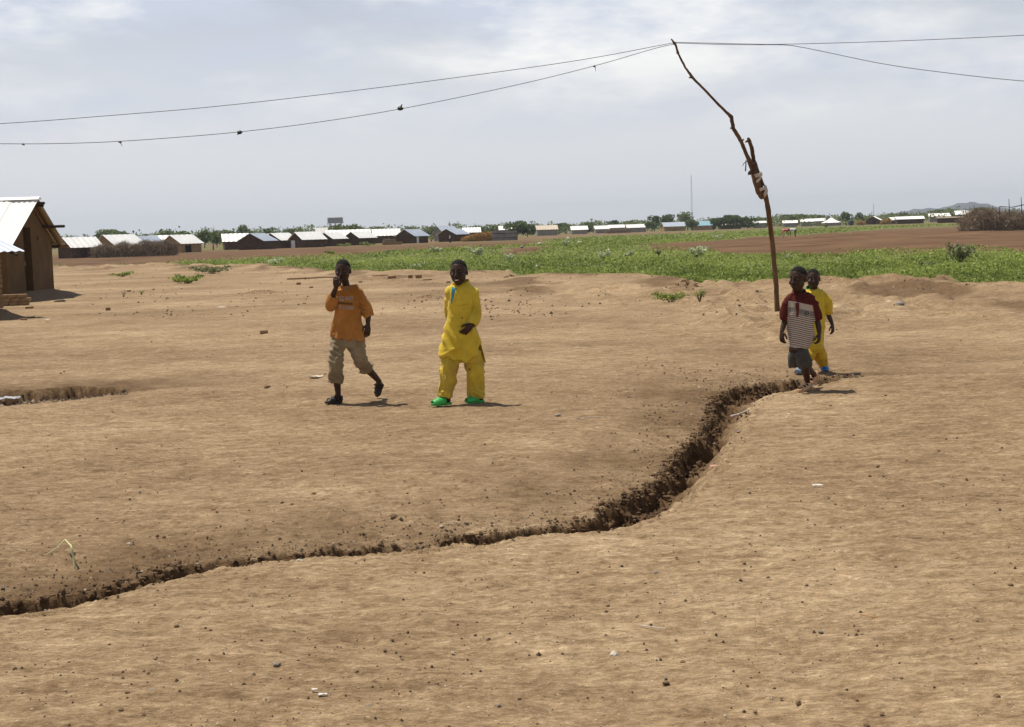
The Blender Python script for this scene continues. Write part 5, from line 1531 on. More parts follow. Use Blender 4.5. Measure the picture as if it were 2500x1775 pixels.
# ------------------------------------------------------------------ people
def cloth(name, c1, c2, scale=9.0, rough=0.85, bump=0.35, bscale=90):
    return mat(name, c1, c2, scale, rough, bump, bscale, spec=0.2, sheen=0.15)
M['skin'] = mat('dark_skin', (0.034, 0.0150, 0.0078), (0.050, 0.0225, 0.012), 9, 0.50, 0.1, 60, spec=0.3)
M['hair'] = mat('black_hair', (0.007, 0.006, 0.006), (0.014, 0.012, 0.011), 60, 0.85, 0.8, 160, spec=0.2)
M['orange'] = cloth('faded_orange_cotton', (0.285, 0.105, 0.013), (0.45, 0.205, 0.050), 4)
M['khaki'] = cloth('dusty_khaki', (0.17, 0.125, 0.068), (0.31, 0.245, 0.15), 5)
M['yellow'] = cloth('yellow_cotton', (0.50, 0.345, 0.024), (0.70, 0.52, 0.05), 5)
M['yellow_dusty'] = cloth('dusty_yellow_cotton', (0.40, 0.27, 0.04), (0.68, 0.50, 0.04), 4)
M['gold'] = cloth('deep_yellow_cotton', (0.50, 0.29, 0.012), (0.58, 0.38, 0.02), 7)
M['maroon'] = cloth('maroon_knit', (0.075, 0.014, 0.011), (0.105, 0.020, 0.016), 9)
M['teal'] = cloth('teal_cotton', (0.05, 0.24, 0.28), (0.07, 0.30, 0.34), 9)
M['charcoal'] = cloth('charcoal_cotton', (0.045, 0.042, 0.034), (0.07, 0.066, 0.055), 8)
M['green_rubber'] = mat('green_rubber', (0.045, 0.36, 0.075), (0.06, 0.42, 0.10), 12, 0.45)
M['tan_rubber'] = mat('tan_rubber', (0.52, 0.31, 0.17), (0.60, 0.38, 0.22), 12, 0.55)
M['blue_rubber'] = mat('blue_rubber', (0.03, 0.17, 0.50), (0.04, 0.21, 0.56), 12, 0.5)
M['blue_rubber_shade'] = mat('shaded_blue_rubber', (0.13, 0.17, 0.22), (0.17, 0.21, 0.27), 12, 0.5)  # same blue slipper, the shade on the hidden foot put into the colour
M['black_leather'] = mat('black_leather', (0.016, 0.014, 0.013), (0.035, 0.03, 0.026), 12, 0.5)
M['green_cloth'] = cloth('green_cotton', (0.01, 0.13, 0.045), (0.015, 0.17, 0.06), 8)
M['white'] = mat('white_enamel', (0.75, 0.73, 0.68), None, rough=0.4)
M['iris'] = mat('dark_iris', (0.01, 0.007, 0.005), None, rough=0.2)
M['eye_white'] = mat('eye_white', (0.16, 0.13, 0.11), None, rough=0.3)
M['print_lilac'] = mat('faded_lilac_print', (0.33, 0.25, 0.24), (0.42, 0.33, 0.33), 30, 0.9)
M['print_brown'] = mat('dark_brown_print', (0.11, 0.05, 0.018), (0.16, 0.075, 0.02), 30, 0.9)
M['stain'] = mat('brown_stain', (0.18, 0.11, 0.03), None, rough=0.9)

def striped_shirt_material():
    """maroon yoke and sleeves, pale chest band, grey band, then fine stripes down to the hem"""
    m, t, b = nodes('striped_knit')
    N = t.nodes.new; Lk = t.links.new
    b.inputs['Roughness'].default_value = 0.9; b.inputs['Specular IOR Level'].default_value = 0.15
    ah = N('ShaderNodeAttribute'); ah.attribute_name = 'height'
    at_ = N('ShaderNodeAttribute'); at_.attribute_name = 'torso'
    r = N('ShaderNodeValToRGB'); e = r.color_ramp; e.interpolation = 'CONSTANT'
    e.elements[0].position = 0.0; e.elements[0].color = (0.40, 0.36, 0.32, 1)
    e.elements[1].position = 0.022; e.elements[1].color = (0, 0, 0, 1)
    for pos, c in ((0.60, (0.20, 0.17, 0.15)), (0.69, (0.44, 0.375, 0.31)), (0.80, (0.08, 0.015, 0.012))):
        q = e.elements.new(pos); q.color = (*c, 1)
    Lk(ah.outputs['Fac'], r.inputs[0])
    mu = N('ShaderNodeMath'); mu.operation = 'MULTIPLY'; mu.inputs[1].default_value = 27.0
    fr = N('ShaderNodeMath'); fr.operation = 'FRACT'
    gt = N('ShaderNodeMath'); gt.operation = 'GREATER_THAN'; gt.inputs[1].default_value = 0.52
    Lk(ah.outputs['Fac'], mu.inputs[0]); Lk(mu.outputs[0], fr.inputs[0]); Lk(fr.outputs[0], gt.inputs[0])
    st = N('ShaderNodeMix'); st.data_type = 'RGBA'; st.inputs['A'].default_value = (0.50, 0.44, 0.38, 1); st.inputs['B'].default_value = (0.14, 0.098, 0.08, 1)
    Lk(gt.outputs[0], st.inputs['Factor'])
    inb = N('ShaderNodeMath'); inb.operation = 'COMPARE'; inb.inputs[1].default_value = 0.311; inb.inputs[2].default_value = 0.289
    Lk(ah.outputs['Fac'], inb.inputs[0])
    m1 = N('ShaderNodeMix'); m1.data_type = 'RGBA'; Lk(inb.outputs[0], m1.inputs['Factor']); Lk(r.outputs[0], m1.inputs['A']); Lk(st.outputs['Result'], m1.inputs['B'])
    m2 = N('ShaderNodeMix'); m2.data_type = 'RGBA'; Lk(at_.outputs['Fac'], m2.inputs['Factor']); m2.inputs['A'].default_value = (0.08, 0.015, 0.012, 1); Lk(m1.outputs['Result'], m2.inputs['B'])
    Lk(m2.outputs['Result'], b.inputs['Base Color'])
    return m

class Figure:
    """a person built from image positions (zoom pixels of one crop) at one depth"""
    def __init__(s, crop, zscale, x0, g, D, label):
        s.k = D / F_PX / zscale; s.x0, s.g = x0, g
        s.D = D
        px, py = crop[0] + x0 / zscale, crop[1] + g / zscale
        s.base = on_ground(px, py)
        s.slope = CAM_H / D
        s.root = empty('person', s.base); tag(s.root, label, 'person')
        s.cr, s.sr = math.cos(-ROLL), math.sin(-ROLL)
        s.body = MB(); s.extra = MB()
    def p(s, zx, zy, dep=0.0):
        dx, dy = (zx - s.x0) * s.k, (s.g - zy) * s.k
        f = 1 + dep / s.D
        X = (dx * s.cr + dy * s.sr) * f; Z = (-dx * s.sr + dy * s.cr) * f - dep * s.slope
        return Vector((X, dep, Z))
    def limb(s, pts, rad, mb=None, n=12):
        (mb or s.body).tube([s.p(*q) for q in pts], rad, n)
    def rings(s, rows, mb, hollow=True, n=28, power=2.4):
        """rows: (zy, x left, x right, depth radius, depth centre, tilt in zoom px)"""
        R = []
        for row in rows:
            zy, xl, xr, ry = row[:4]; cy = row[4] if len(row) > 4 else 0.0; tilt = row[5] if len(row) > 5 else 0.0
            cxx = (xl + xr) / 2; rx = (xr - xl) / 2
            ring = []
            for j in range(n):
                a = 2 * math.pi * j / n
                ca, sa = math.cos(a), math.sin(a)
                u = math.copysign(abs(ca) ** (2 / power), ca); v = math.copysign(abs(sa) ** (2 / power), sa)
                ring.append(s.p(cxx + rx * u, zy + tilt * u, 0) + Vector((0, cy + ry * v, 0)))
            R.append(ring)
        if hollow:
            last = R[-1]; c = sum((Vector(q) for q in last), Vector()) / n
            inner = [c + (q - c) * 0.86 for q in last]
            up = (sum((Vector(q) for q in R[-2]), Vector()) / n - c).normalized() * 0.05
            R.append(inner); R.append([q + up for q in inner])
        mb.loft(R)
    def sleeve(s, pts, rad, mb, n=14, ball=True):
        """tube that ends in an open cuff"""
        P = [s.p(*q) for q in pts]
        rings = []
        u = Vector((0, 1, 0))
        for i, q in enumerate(P):
            t = (P[min(i + 1, len(P) - 1)] - P[max(i - 1, 0)]).normalized()
            w = (u - t * u.dot(t)).normalized(); x = t.cross(w); u = w
            r = rad[i] if isinstance(rad[i], tuple) else (rad[i], rad[i])
            rings.append([q + x * math.cos(a) * r[0] + w * math.sin(a) * r[1] for a in [2 * math.pi * j / n for j in range(n)]])
        r0 = rad[0] if not isinstance(rad[0], tuple) else min(rad[0])
        if ball:
            mb.ell(P[0], (r0 * 0.98,) * 3, None, 14, 10); rings = rings[1:] if False else rings
            c0 = P[0]; t0 = (P[1] - P[0]).normalized()
            rings[0] = [c0 + (q - c0) * 0.86 for q in rings[0]]
        t = (P[-1] - P[-2]).normalized(); c = P[-1]
        inner = [c + (q - c) * 0.80 for q in rings[-1]]
        rings += [inner, [q - t * 0.05 for q in inner]]
        mb.loft(rings)
    def garment(s, name, mb, voxel, material, wrinkle=0.006, scale=(14, 14, 7), seed=0, parent=None, hem=None, smooth=5, fold=None):
        me = remesh(mb, voxel, smooth)
        V = get_co(me); N = get_no(me)
        q = V * np.array(scale)
        w = np.clip(1 - np.abs(n3(q[:, 0] + 2.2 * n3(V[:, 0] * 5, V[:, 1] * 5, V[:, 2] * 5, seed), q[:, 1], q[:, 2], seed + 1)) * 2.2, 0, 1) ** 1.5 * 1.6 - 0.5
        w2 = n3(V[:, 0] * 30, V[:, 1] * 30, V[:, 2] * 22, seed + 2)
        w3 = 1 - np.abs(n3(q[:, 0] * 0.5 + q[:, 2] * 0.3, q[:, 1] * 0.5, q[:, 2] * 0.5 - q[:, 0] * 0.2, seed + 5)) * 2
        d = wrinkle * (1.7 * w * 0.8 + 0.4 * w2 + 0.9 * w3)
        if fold is not None:
            d = d + fold(V, N)
        set_co(me, V + N * d[:, None])
        return link(name, me, material, parent or s.root)
    # -------------------------------------------------------------- head, hands, feet
    def head(s, zx, zy, dep, scale, yaw=0.0, pitch=0.0, roll=0.0, smile=False, nape=0.0):
        c = s.p(zx, zy, dep)
        R = (Matrix.Rotation(yaw, 3, 'Z') @ Matrix.Rotation(pitch, 3, 'X') @ Matrix.Rotation(roll, 3, 'Y')) * scale
        s.hc, s.hR = c, R
        H = lambda x, y, z: c + R @ Vector((x, y, z))
        b = s.body
        b.ell(H(0, 0.012, 0.022), (0.073, 0.092, 0.085), R, 20, 14)             # skull
        b.ell(H(0, -0.018, -0.035), (0.065, 0.068, 0.074), R, 18, 12)           # face
        b.ell(H(0, -0.040, -0.088), (0.036, 0.036, 0.026), R, 14, 9)            # chin
        b.ell(H(0, -0.064, 0.030), (0.048, 0.016, 0.016), R, 14, 8)             # brow
        for sx in (-1, 1):
            b.ell(H(sx * 0.036, -0.060, -0.026), (0.024, 0.022, 0.024), R, 12, 8)   # cheek
            b.ell(H(sx * 0.073, 0.010, -0.010), (0.009, 0.018, 0.029), R, 10, 8)    # ear
            b.ell(H(sx * 0.013, -0.092, -0.030), (0.011, 0.010, 0.009), R, 10, 6)   # nostril
        b.tube([H(0, -0.078, 0.022), H(0, -0.088, -0.004), H(0, -0.100, -0.026)], [0.009 * scale, 0.010 * scale, 0.0125 * scale], 10)
        b.ell(H(0, -0.083, -0.056), (0.027, 0.013, 0.0085), R, 12, 6)           # lips
        b.ell(H(0, -0.081, -0.071), (0.024, 0.014, 0.0095), R, 12, 6)
        for sx in (-1, 1):
            e = MB(); e.ell(H(sx * 0.029, -0.0705, 0.006), (0.0115, 0.009, 0.0068), R, 12, 8); eo = e.build('eye', M['eye_white'], s.root, True)
            i = MB(); i.ell(H(sx * 0.029, -0.0770, 0.006), (0.0062, 0.0038, 0.0066), R, 10, 6); i.build('iris', M['iris'], eo, True)
        if smile:
            t = MB(); t.ell(H(0, -0.0925, -0.0635), (0.0165, 0.005, 0.0042), R, 12, 6); t.build('teeth', M['white'], s.root, True)
        # cropped hair: a cap over the skull that ends at the hairline
        m_, n_ = 26, 40; V = []
        for i in range(m_ + 1):
            ph = math.pi * (0.01 + 0.98 * i / m_) - math.pi / 2
            for j in range(n_):
                a = 2 * math.pi * j / n_
                d = Vector((math.cos(ph) * math.cos(a), math.cos(ph) * math.sin(a), math.sin(ph)))
                fr = max(-d.y, 0); bk = max(d.y, 0)
                line = 0.02 + 0.66 * fr ** 0.7 - 0.60 * bk - 0.12 * (abs(d.x) > 0.75) * (1 - abs(d.y))
                k = 0.94 + 0.078 / (1 + math.exp(-(d.z - line) * 13))
                k += 0.006 * math.sin(j * 5.1 + i * 3.7)
                q = Vector((d.x * 0.073, d.y * 0.092, d.z * 0.085)) * k + Vector((0, 0.012, 0.022))
                V.append(c + R @ q)
        F = [(i * n_ + j, i * n_ + (j + 1) % n_, (i + 1) * n_ + (j + 1) % n_, (i + 1) * n_ + j) for i in range(m_) for j in range(n_)]
        hb = MB(); hb.add(V, F + [tuple(reversed(range(n_))), tuple(m_ * n_ + j for j in range(n_))]); hb.build('hair', M['hair'], s.root, True)
    def hand(s, wrist, toward, thumb, palm_n, size=1.0, curl=0.5, spread=1.0):
        """wrist point, direction of the fingers, side the thumb leaves on, normal of the palm (fingers curl towards it)"""
        w = Vector(wrist); d = Vector(toward).normalized()
        t = Vector(thumb); t = (t - d * t.dot(d)).normalized()
        n = d.cross(t).normalized()
        if n.dot(Vector(palm_n)) < 0:
            n = -n
        L_ = 0.072 * size
        s.body.tube([w - d * 0.02 * size, w + d * 0.012 * size, w + d * L_ * 0.55, w + d * L_], [(0.021 * size, 0.017 * size), (0.025 * size, 0.017 * size), (0.034 * size, 0.016 * size), (0.033 * size, 0.012 * size)], 12, ref=n)
        for k, (off, ln) in enumerate(((0.024, 0.060), (0.008, 0.067), (-0.008, 0.062), (-0.023, 0.049))):
            p0 = w + d * (L_ * 0.93) + t * off * size
            dd = (d + t * off * 2.2 * spread).normalized()
            P = [p0 - dd * 0.012]; P.append(p0); a = 0.0; q = p0
            for seg in range(3):
                a += curl * (0.55 + 0.25 * seg)
                v = dd * math.cos(a) + n * math.sin(a)
                q = q + v * (ln * size * (0.42, 0.32, 0.26)[seg]); P.append(q)
            s.extra.tube(P, [0.0082 * size, 0.0082 * size, 0.0076 * size, 0.007 * size, 0.0058 * size], 8)
        P = [w + d * 0.012 * size + t * 0.016 * size]
        v = (d * 0.62 + t * 0.72 + n * 0.25).normalized(); P.append(P[0] + v * 0.032 * size)
        v = (d * 0.9 + t * 0.25 + n * 0.35).normalized(); P.append(P[1] + v * 0.026 * size); P.append(P[2] + (d + n * 0.4).normalized() * 0.02 * size)
        s.extra.tube(P, [0.0125 * size, 0.0105 * size, 0.009 * size, 0.0072 * size], 8)
    def foot(s, heel, toe, ankle, size=1.0):
        """heel and toe points at sole level"""
        h, t, a = Vector(heel), Vector(toe), Vector(ankle)
        d = (t - h); ln = d.length; d.normalize()
        side = d.cross(Vector((0, 0, 1)))
        if side.length < 0.2:
            side = Vector((1, 0, 0))
        side.normalize(); up = side.cross(d).normalized()
        r = 0.027 * size
        s.body.tube([h + up * 0.026 * size + d * 0.015, h + d * ln * 0.4 + up * 0.034 * size, h + d * ln * 0.72 + up * 0.022 * size, h + d * ln * 0.9 + up * 0.014 * size],
                    [(r * 0.9, r), (r * 1.0, r * 1.05), (r * 1.35, r * 0.72), (r * 1.2, r * 0.45)], 12, ref=up)
        s.body.tube([a, h + d * ln * 0.2 + up * 0.045 * size, h + d * ln * 0.42 + up * 0.03 * size], [r * 1.0, r * 1.0, r * 0.8], 10)
        for k in range(5):
            o = side * (k - 2) * 0.0125 * size * (1 if True else -1)
            s.extra.tube([h + d * ln * 0.86 + o + up * 0.012 * size, h + d * (ln * (0.985 - 0.03 * abs(k - 1))) + o * 1.1 + up * 0.010 * size], [0.0085 * size, 0.0078 * size], 7)
        return h, d, side, up, ln
    def shoe(s, frame, kind, material, sole_mat=None, size=1.0):
        h, d, side, up, ln = frame
        root = None
        # sole: foot outline, a little longer than the foot
        out = [(-0.06, 0.0), (-0.03, 0.55), (0.12, 0.78), (0.38, 0.72), (0.62, 0.92), (0.8, 1.05), (0.97, 0.82), (1.07, 0.25)]
        W = 0.040 * size
        ring = [(a, b) for a, b in out] + [(a, -b * 0.92) for a, b in reversed(out)]
        mb = MB(); rr_ = []
        for th, k in ((-0.012, 0.97), (-0.006, 1.0), (0.006, 1.0), (0.010, 0.96)):
            rr_.append([h + d * (0.5 + (a - 0.5) * k) * ln + side * b * W * k + up * (th + (0.006 if a > 0.9 else 0)) for a, b in ring])
        mb.loft(rr_)
        name = {'sandal': 'sandal', 'clog': 'clog', 'slipper': 'slipper', 'cage': 'sandal'}[kind]
        so = mb.build(name, M[sole_mat or material], s.root)
        def strap(t0, t1, hgt, wd, nm, lift=0.004):
            g = MB(); grid = []
            for k in range(9):
                a = math.pi * (0.02 + 0.96 * k / 8)
                lat = math.cos(a) * W * 0.98; hh = math.sin(a) * hgt + 0.004
                grid.append([h + d * ((t0 + (t1 - t0) * k / 8) * ln - wd / 2) + side * lat + up * hh, h + d * ((t0 + (t1 - t0) * k / 8) * ln + wd / 2) + side * lat * 0.97 + up * hh * 0.93])
            g.sheet(grid, 0.005); return g.build(nm, M[material], so, True)
        if kind == 'sandal':
            strap(0.68, 0.80, 0.040 * size, 0.024, 'strap'); strap(0.80, 0.66, 0.042 * size, 0.024, 'strap'); strap(0.5, 0.52, 0.056 * size, 0.022, 'strap'); strap(0.24, 0.30, 0.078 * size, 0.018, 'strap')
            g = MB(); grid = []
            for k in range(9):
                a = math.pi * (0.0 + 1.0 * k / 8) + math.pi / 2
                grid.append([h + d * (0.14 * ln + math.cos(a) * 0.24 * ln) + side * math.sin(a) * W * 0.85 + up * z for z in (0.008, 0.055 * size)])
            g.sheet(grid, 0.005); g.build('heel_strap', M[material], so, True)
        else:
            # moulded upper with openings
            U = MB(); grid = []
            lo, hi = (0.34, 1.02) if kind != 'cage' else (0.30, 0.92)
            for i in range(9):
                u = lo + (hi - lo) * i / 8; row = []
                hh = (0.068 - 0.036 * (i / 8) ** 1.3) * size; ww = W * (1.04 + 0.10 * math.sin(math.pi * i / 8)) * (1 if i < 7 else (0.9 if i == 7 else 0.55))
                for k in range(11):
                    a = math.pi * k / 10
                    row.append(h + d * u * ln + side * math.cos(a) * ww + up * (math.sin(a) ** 0.75 * hh + 0.002))
                grid.append(row)
            if kind == 'cage':
                for q in ((0, 3), (3, 6), (6, 9)):
                    g = MB(); g.sheet(grid[q[0]:q[1]][:2] if q[0] else grid[0:2], 0.006); g.build('upper_band', M[material], so, True)
                for k in (1, 5, 9):
                    g = MB(); g.sheet([r_[max(k - 1, 0):k + 2] for r_ in grid], 0.006); g.build('upper_band', M[material], so, True)
                strap(0.22, 0.26, 0.082 * size, 0.03, 'ankle_strap')
                g = MB(); g2_ = []
                for k in range(9):
                    a = math.pi * k / 8 + math.pi / 2
                    g2_.append([h + d * (0.16 * ln + math.cos(a) * 0.24 * ln) + side * math.sin(a) * W * 0.92 + up * z for z in (0.0, 0.05 * size)])
                g.sheet(g2_, 0.006); g.build('heel_cup', M[material], so, True)
            else:
                U.sheet(grid, 0.006); up_o = U.build('upper', M[material], so, True)
                if kind == 'clog':
                    for i in (2, 4, 6):
                        for k in (3, 5, 7):
                            c = Vector(grid[i][k]); nn = (c - (h + d * (lo + (hi - lo) * i / 8) * ln)).normalized()
                            v = MB(); v.ell(c + nn * 0.002, (0.0048, 0.0048, 0.0025), None, 8, 5); v.build('vent', M['dark'], up_o, True)
        return so
    def patch(s, name, polys, target, material, off=0.003, parent=None):
        """a flat print: triangles given in image positions are laid on the cloth"""
        me = target.data
        bvh = BVHTree.FromPolygons([tuple(v.co) for v in me.vertices], [tuple(q.vertices) for q in me.polygons])
        V = []; F = []
        for tri in polys:
            idx = []
            for q in tri:
                o = q.copy(); o.y = -1.0
                hit = bvh.ray_cast(o, Vector((0, 1, 0)))
                if hit[0] is None:
                    idx = None; break
                idx.append(hit[0] + hit[1] * off if hit[1].y < 0 else hit[0] + Vector((0, -off, 0)))
            if idx:
                b0 = len(V); V += idx; F.append(tuple(range(b0, b0 + len(idx))))
        m2 = bpy.data.meshes.new(name); m2.from_pydata([tuple(v) for v in V], [], F); m2.update()
        return link(name, m2, material, parent or target)
    def poly_grid(s, corners, n=6):
        """four image corners to a fine grid of small quads"""
        a, b, c, d = [Vector((q[0], q[1])) for q in corners]; out = []
        g = [[(a.lerp(b, i / n)).lerp(d.lerp(c, i / n), j / n) for j in range(n + 1)] for i in range(n + 1)]
        for i in range(n):
            for j in range(n):
                out.append([s.p(*g[i][j]), s.p(*g[i + 1][j]), s.p(*g[i + 1][j + 1]), s.p(*g[i][j + 1])])
        return out
    def text_tris(s, body, zx, zy, zw, zh, tilt=0.0):
        cu = bpy.data.curves.new('lettering', 'FONT'); cu.body = body; cu.align_x = 'CENTER'; cu.align_y = 'CENTER'; cu.offset = 0.012
        o = bpy.data.objects.new('lettering', cu); COL.objects.link(o)
        dg = bpy.context.evaluated_depsgraph_get(); me = bpy.data.meshes.new_from_object(o.evaluated_get(dg))
        bm = bmesh.new(); bm.from_mesh(me); bmesh.ops.triangulate(bm, faces=bm.faces)
        bmesh.ops.subdivide_edges(bm, edges=[e for e in bm.edges if e.calc_length() > 0.2], cuts=2); bmesh.ops.triangulate(bm, faces=bm.faces)
        xs = [v.co.x for v in bm.verts]; ys = [v.co.y for v in bm.verts]
        x0, x1, y0, y1 = min(xs), max(xs), min(ys), max(ys); out = []
        for f in bm.faces:
            out.append([s.p(zx + ((v.co.x - (x0 + x1) / 2) / (x1 - x0)) * zw, zy - ((v.co.y - (y0 + y1) / 2) / (y1 - y0)) * zh + tilt * ((v.co.x - x0) / (x1 - x0) - 0.5)) for v in f.verts])
        bm.free(); bpy.data.objects.remove(o); bpy.data.curves.remove(cu); bpy.data.meshes.remove(me)
        return out
    def finish(s, voxel=0.0048):
        me = remesh(s.body, voxel, 3, 0.5)
        ex = s.extra.mesh('fingers', True)
        bm = bmesh.new(); bm.from_mesh(me); bm.from_mesh(ex); bm.to_mesh(me); bm.free(); bpy.data.meshes.remove(ex)
        me.polygons.foreach_set('use_smooth', np.full(len(me.polygons), True))
        return link('body', me, M['skin'], s.root)

# ---- person in the orange shirt
f = Figure((760, 610), 4.059, 300, 1515, 13.65, 'person in faded orange shirt and rolled khaki trousers holding a hand to the mouth')
f.head(332, 200, -0.03, 0.97, yaw=-0.12, pitch=0.16)
f.limb([(368, 400, 0.02), (356, 350, 0.015), (344, 285, 0.0)], [0.05, 0.036, 0.036])
f.body.loft([[f.p(x, zy, 0) + Vector((0, ry * math.sin(a), 0)) + Vector((rx * f.k * math.cos(a), 0, 0)) for a in [2 * math.pi * j / 16 for j in range(16)]] for zy, x, rx, ry in ((405, 365, 95, .05), (470, 368, 105, .07), (600, 372, 95, .07), (760, 372, 90, .07), (890, 360, 100, .08), (950, 350, 90, .08))])
f.limb([(262, 412, 0), (226, 480, -0.03), (202, 548, -0.06)], [0.042, 0.036, 0.031])
f.limb([(202, 548, -0.06), (228, 470, -0.105), (274, 372, -0.145)], [0.032, 0.031, 0.021])
f.hand(f.p(276, 366, -0.147), (0.10, -0.08, 1.0), (0.9, 0.1, 0.0), (0.35, 0.9, 0.1), 0.98, 0.75, 1.0)
f.limb([(478, 405, 0), (520, 500, 0.01), (572, 606, 0.02)], [0.042, 0.036, 0.029])
f.limb([(572, 606, 0.02), (572, 660, 0.0), (574, 735, -0.03)], [0.029, 0.029, 0.020])
f.hand(f.p(574, 735, -0.03), (-0.10, -0.10, -1.0), (-0.9, -0.5, 0.0), (-0.4, 0.9, 0), 1.0, 0.42, 1.0)
f.limb([(270, 900, 0), (258, 1010, -0.05), (252, 1120, -0.09)], [0.066, 0.058, 0.045])
f.limb([(252, 1120, -0.09), (258, 1240, -0.07), (268, 1360, -0.05), (274, 1440, -0.04)], [0.044, 0.043, 0.032, 0.026])
f.limb([(432, 900, 0.02), (468, 1010, 0.0), (506, 1110, 0.02)], [0.068, 0.06, 0.046])
f.limb([(506, 1110, 0.02), (556, 1185, 0.10), (610, 1250, 0.17), (648, 1300, 0.22)], [0.046, 0.042, 0.033, 0.026])
a = f.p(295, 1512, 0.0); b = f.p(160, 1520, -0.10); a.z = 0.015; b.z = 0.014
fr = f.foot(a, b, f.p(276, 1440, -0.04)); f.shoe(fr, 'sandal', 'black_leather')
a = f.p(668, 1330, 0.31); b = f.p(622, 1472, 0.28); b.z = max(b.z, 0.02)
fr = f.foot(a, b, f.p(650, 1302, 0.22)); f.shoe(fr, 'sandal', 'black_leather')
f.finish()
mb = MB()
mb.tube([f.p(310, 392), f.p(262, 422)], [0.05, 0.055], 12); mb.tube([f.p(430, 388), f.p(470, 420)], [0.05, 0.05], 12)
f.rings([(352, 330, 432, 0.030, 0.01, -6), (372, 288, 466, 0.052, 0.005, -8), (392, 258, 482, 0.066), (430, 246, 492, 0.080), (500, 252, 494, 0.090, -0.005), (580, 250, 502, 0.094, -0.01), (650, 240, 510, 0.094), (720, 226, 512, 0.096), (790, 208, 520, 0.10), (845, 200, 532, 0.104, 0, 6), (878, 200, 544, 0.106, 0, 14)], mb)
f.sleeve([(276, 432, 0), (236, 476, -0.02), (205, 540, -0.045), (212, 560, -0.08), (232, 500, -0.11), (252, 455, -0.125)], [0.055, 0.050, 0.050, 0.050, 0.048, 0.044], mb)
f.sleeve([(460, 432, 0), (502, 484, 0), (548, 570, 0.01), (582, 658, 0.01)], [0.062, 0.060, 0.056, 0.050], mb)
def fold_orange(V, N):
    q = V
    a = 0.006 * np.sin(q[:, 2] * 150 + q[:, 0] * 60) * np.exp(-(((q[:, 0] - 0.25) / 0.04) ** 2) - ((q[:, 2] - 0.90) / 0.07) ** 2)
    b = 0.007 * np.sin((q[:, 0] * 60 - q[:, 2] * 18)) * sstep(0.95, 0.66, q[:, 2])
    return 1.6 * (a + b)
sh = f.garment('shirt', mb, 0.0065, M['orange'], 0.006, (12, 12, 6), 3, fold=fold_orange)
f.patch('lettering', f.text_tris('OLD NAVY', 362, 472, 150, 46, -6), sh, M['print_lilac'])
f.patch('print_band', f.poly_grid([(292, 508), (432, 516), (432, 536), (292, 526)], 8), sh, M['print_brown'], 0.0025)
f.patch('lettering', f.text_tris('ST BOOM', 362, 562, 150, 34, 8), sh, M['print_lilac'])
# neckband
def neckband(f, c, rx, ry, r, material, parent, tilt=0.0, gap=None):
    mb = MB(); P = []
    for k in range(33):
        t = 2 * math.pi * k / 32
        P.append(f.p(c[0], c[1], c[2]) + Vector((rx * math.cos(t), ry * math.sin(t), tilt * math.sin(t) + 0.006 * math.cos(2 * t))))
    mb.tube(P, [r] * 33, 8, dome=False); return mb.build('neckband', M[material], parent, True)
neckband(f, (378, 366, 0.0), 0.076, 0.048, 0.007, 'orange', sh, 0.012)
mb = MB()
f.rings([(835, 225, 520, 0.085), (880, 215, 528, 0.09), (930, 205, 538, 0.088), (965, 200, 540, 0.082)], mb, False)
f.sleeve([(268, 930, -0.005), (262, 1010, -0.04), (252, 1110, -0.075), (252, 1200, -0.075), (256, 1262, -0.06), (252, 1316, -0.055)], [0.080, 0.077, 0.068, 0.066, 0.070, 0.058], mb)
f.sleeve([(438, 930, 0.01), (462, 1010, 0.0), (498, 1095, 0.015), (520, 1140, 0.05), (545, 1186, 0.09)], [0.088, 0.078, 0.066, 0.063, 0.060], mb)
tr = f.garment('trousers', mb, 0.0065, M['khaki'], 0.006, (16, 16, 9), 11, fold=lambda V, N: 0.004 * np.sin(V[:, 2] * 120 + V[:, 0] * 50) * sstep(0.28, 0.40, V[:, 2]) * sstep(0.65, 0.5, V[:, 2]))
for c, rx, ry in (((250, 1296, -0.056), 0.066, 0.064), ((538, 1172, 0.085), 0.062, 0.058)):
    m2 = MB(); P = [f.p(*c) + Vector((rx * math.cos(t), ry * math.sin(t), (0.0 if rx > .064 else 0.035 * math.cos(t) * 1.0))) for t in [2 * math.pi * k / 24 for k in range(25)]]
    m2.tube(P, [0.011 + 0.002 * math.sin(k * 2.1) for k in range(25)], 8, dome=False); m2.build('rolled_cuff', M['khaki'], tr, True)

# ---- person in the yellow tunic
f = Figure((1020, 610), 4.0615, 420, 1530, 13.28, 'person in bright yellow tunic and trousers with green clogs, one hand across the belly')
f.head(410, 206, -0.02, 1.07, yaw=-0.22, pitch=0.06, roll=-0.04, smile=True)
f.limb([(425, 410, 0.02), (418, 370, 0.015), (415, 305, 0.005)], [0.05, 0.037, 0.038])
f.body.loft([[f.p(x, zy, 0) + Vector((0, ry * math.sin(a), 0)) + Vector((rx * f.k * math.cos(a), 0, 0)) for a in [2 * math.pi * j / 16 for j in range(16)]] for zy, x, rx, ry in ((400, 440, 100, .05), (480, 440, 110, .07), (640, 440, 100, .07), (820, 435, 105, .07), (960, 435, 115, .08), (1040, 435, 100, .08))])
f.limb([(562, 425, 0), (582, 530, 0.0), (574, 645, -0.04)], [0.042, 0.036, 0.030])
f.limb([(574, 645, -0.04), (562, 690, -0.08), (545, 735, -0.12)], [0.030, 0.028, 0.021])
f.hand(f.p(545, 733, -0.12), (-0.78, -0.15, -0.72), (-0.5, -0.3, 0.7), (0.0, 0.9, -0.3), 1.08, 0.4, 1.0)
f.limb([(320, 415, 0.01), (308, 540, 0.07), (330, 650, 0.12), (380, 740, 0.15)], [0.042, 0.036, 0.030, 0.022])
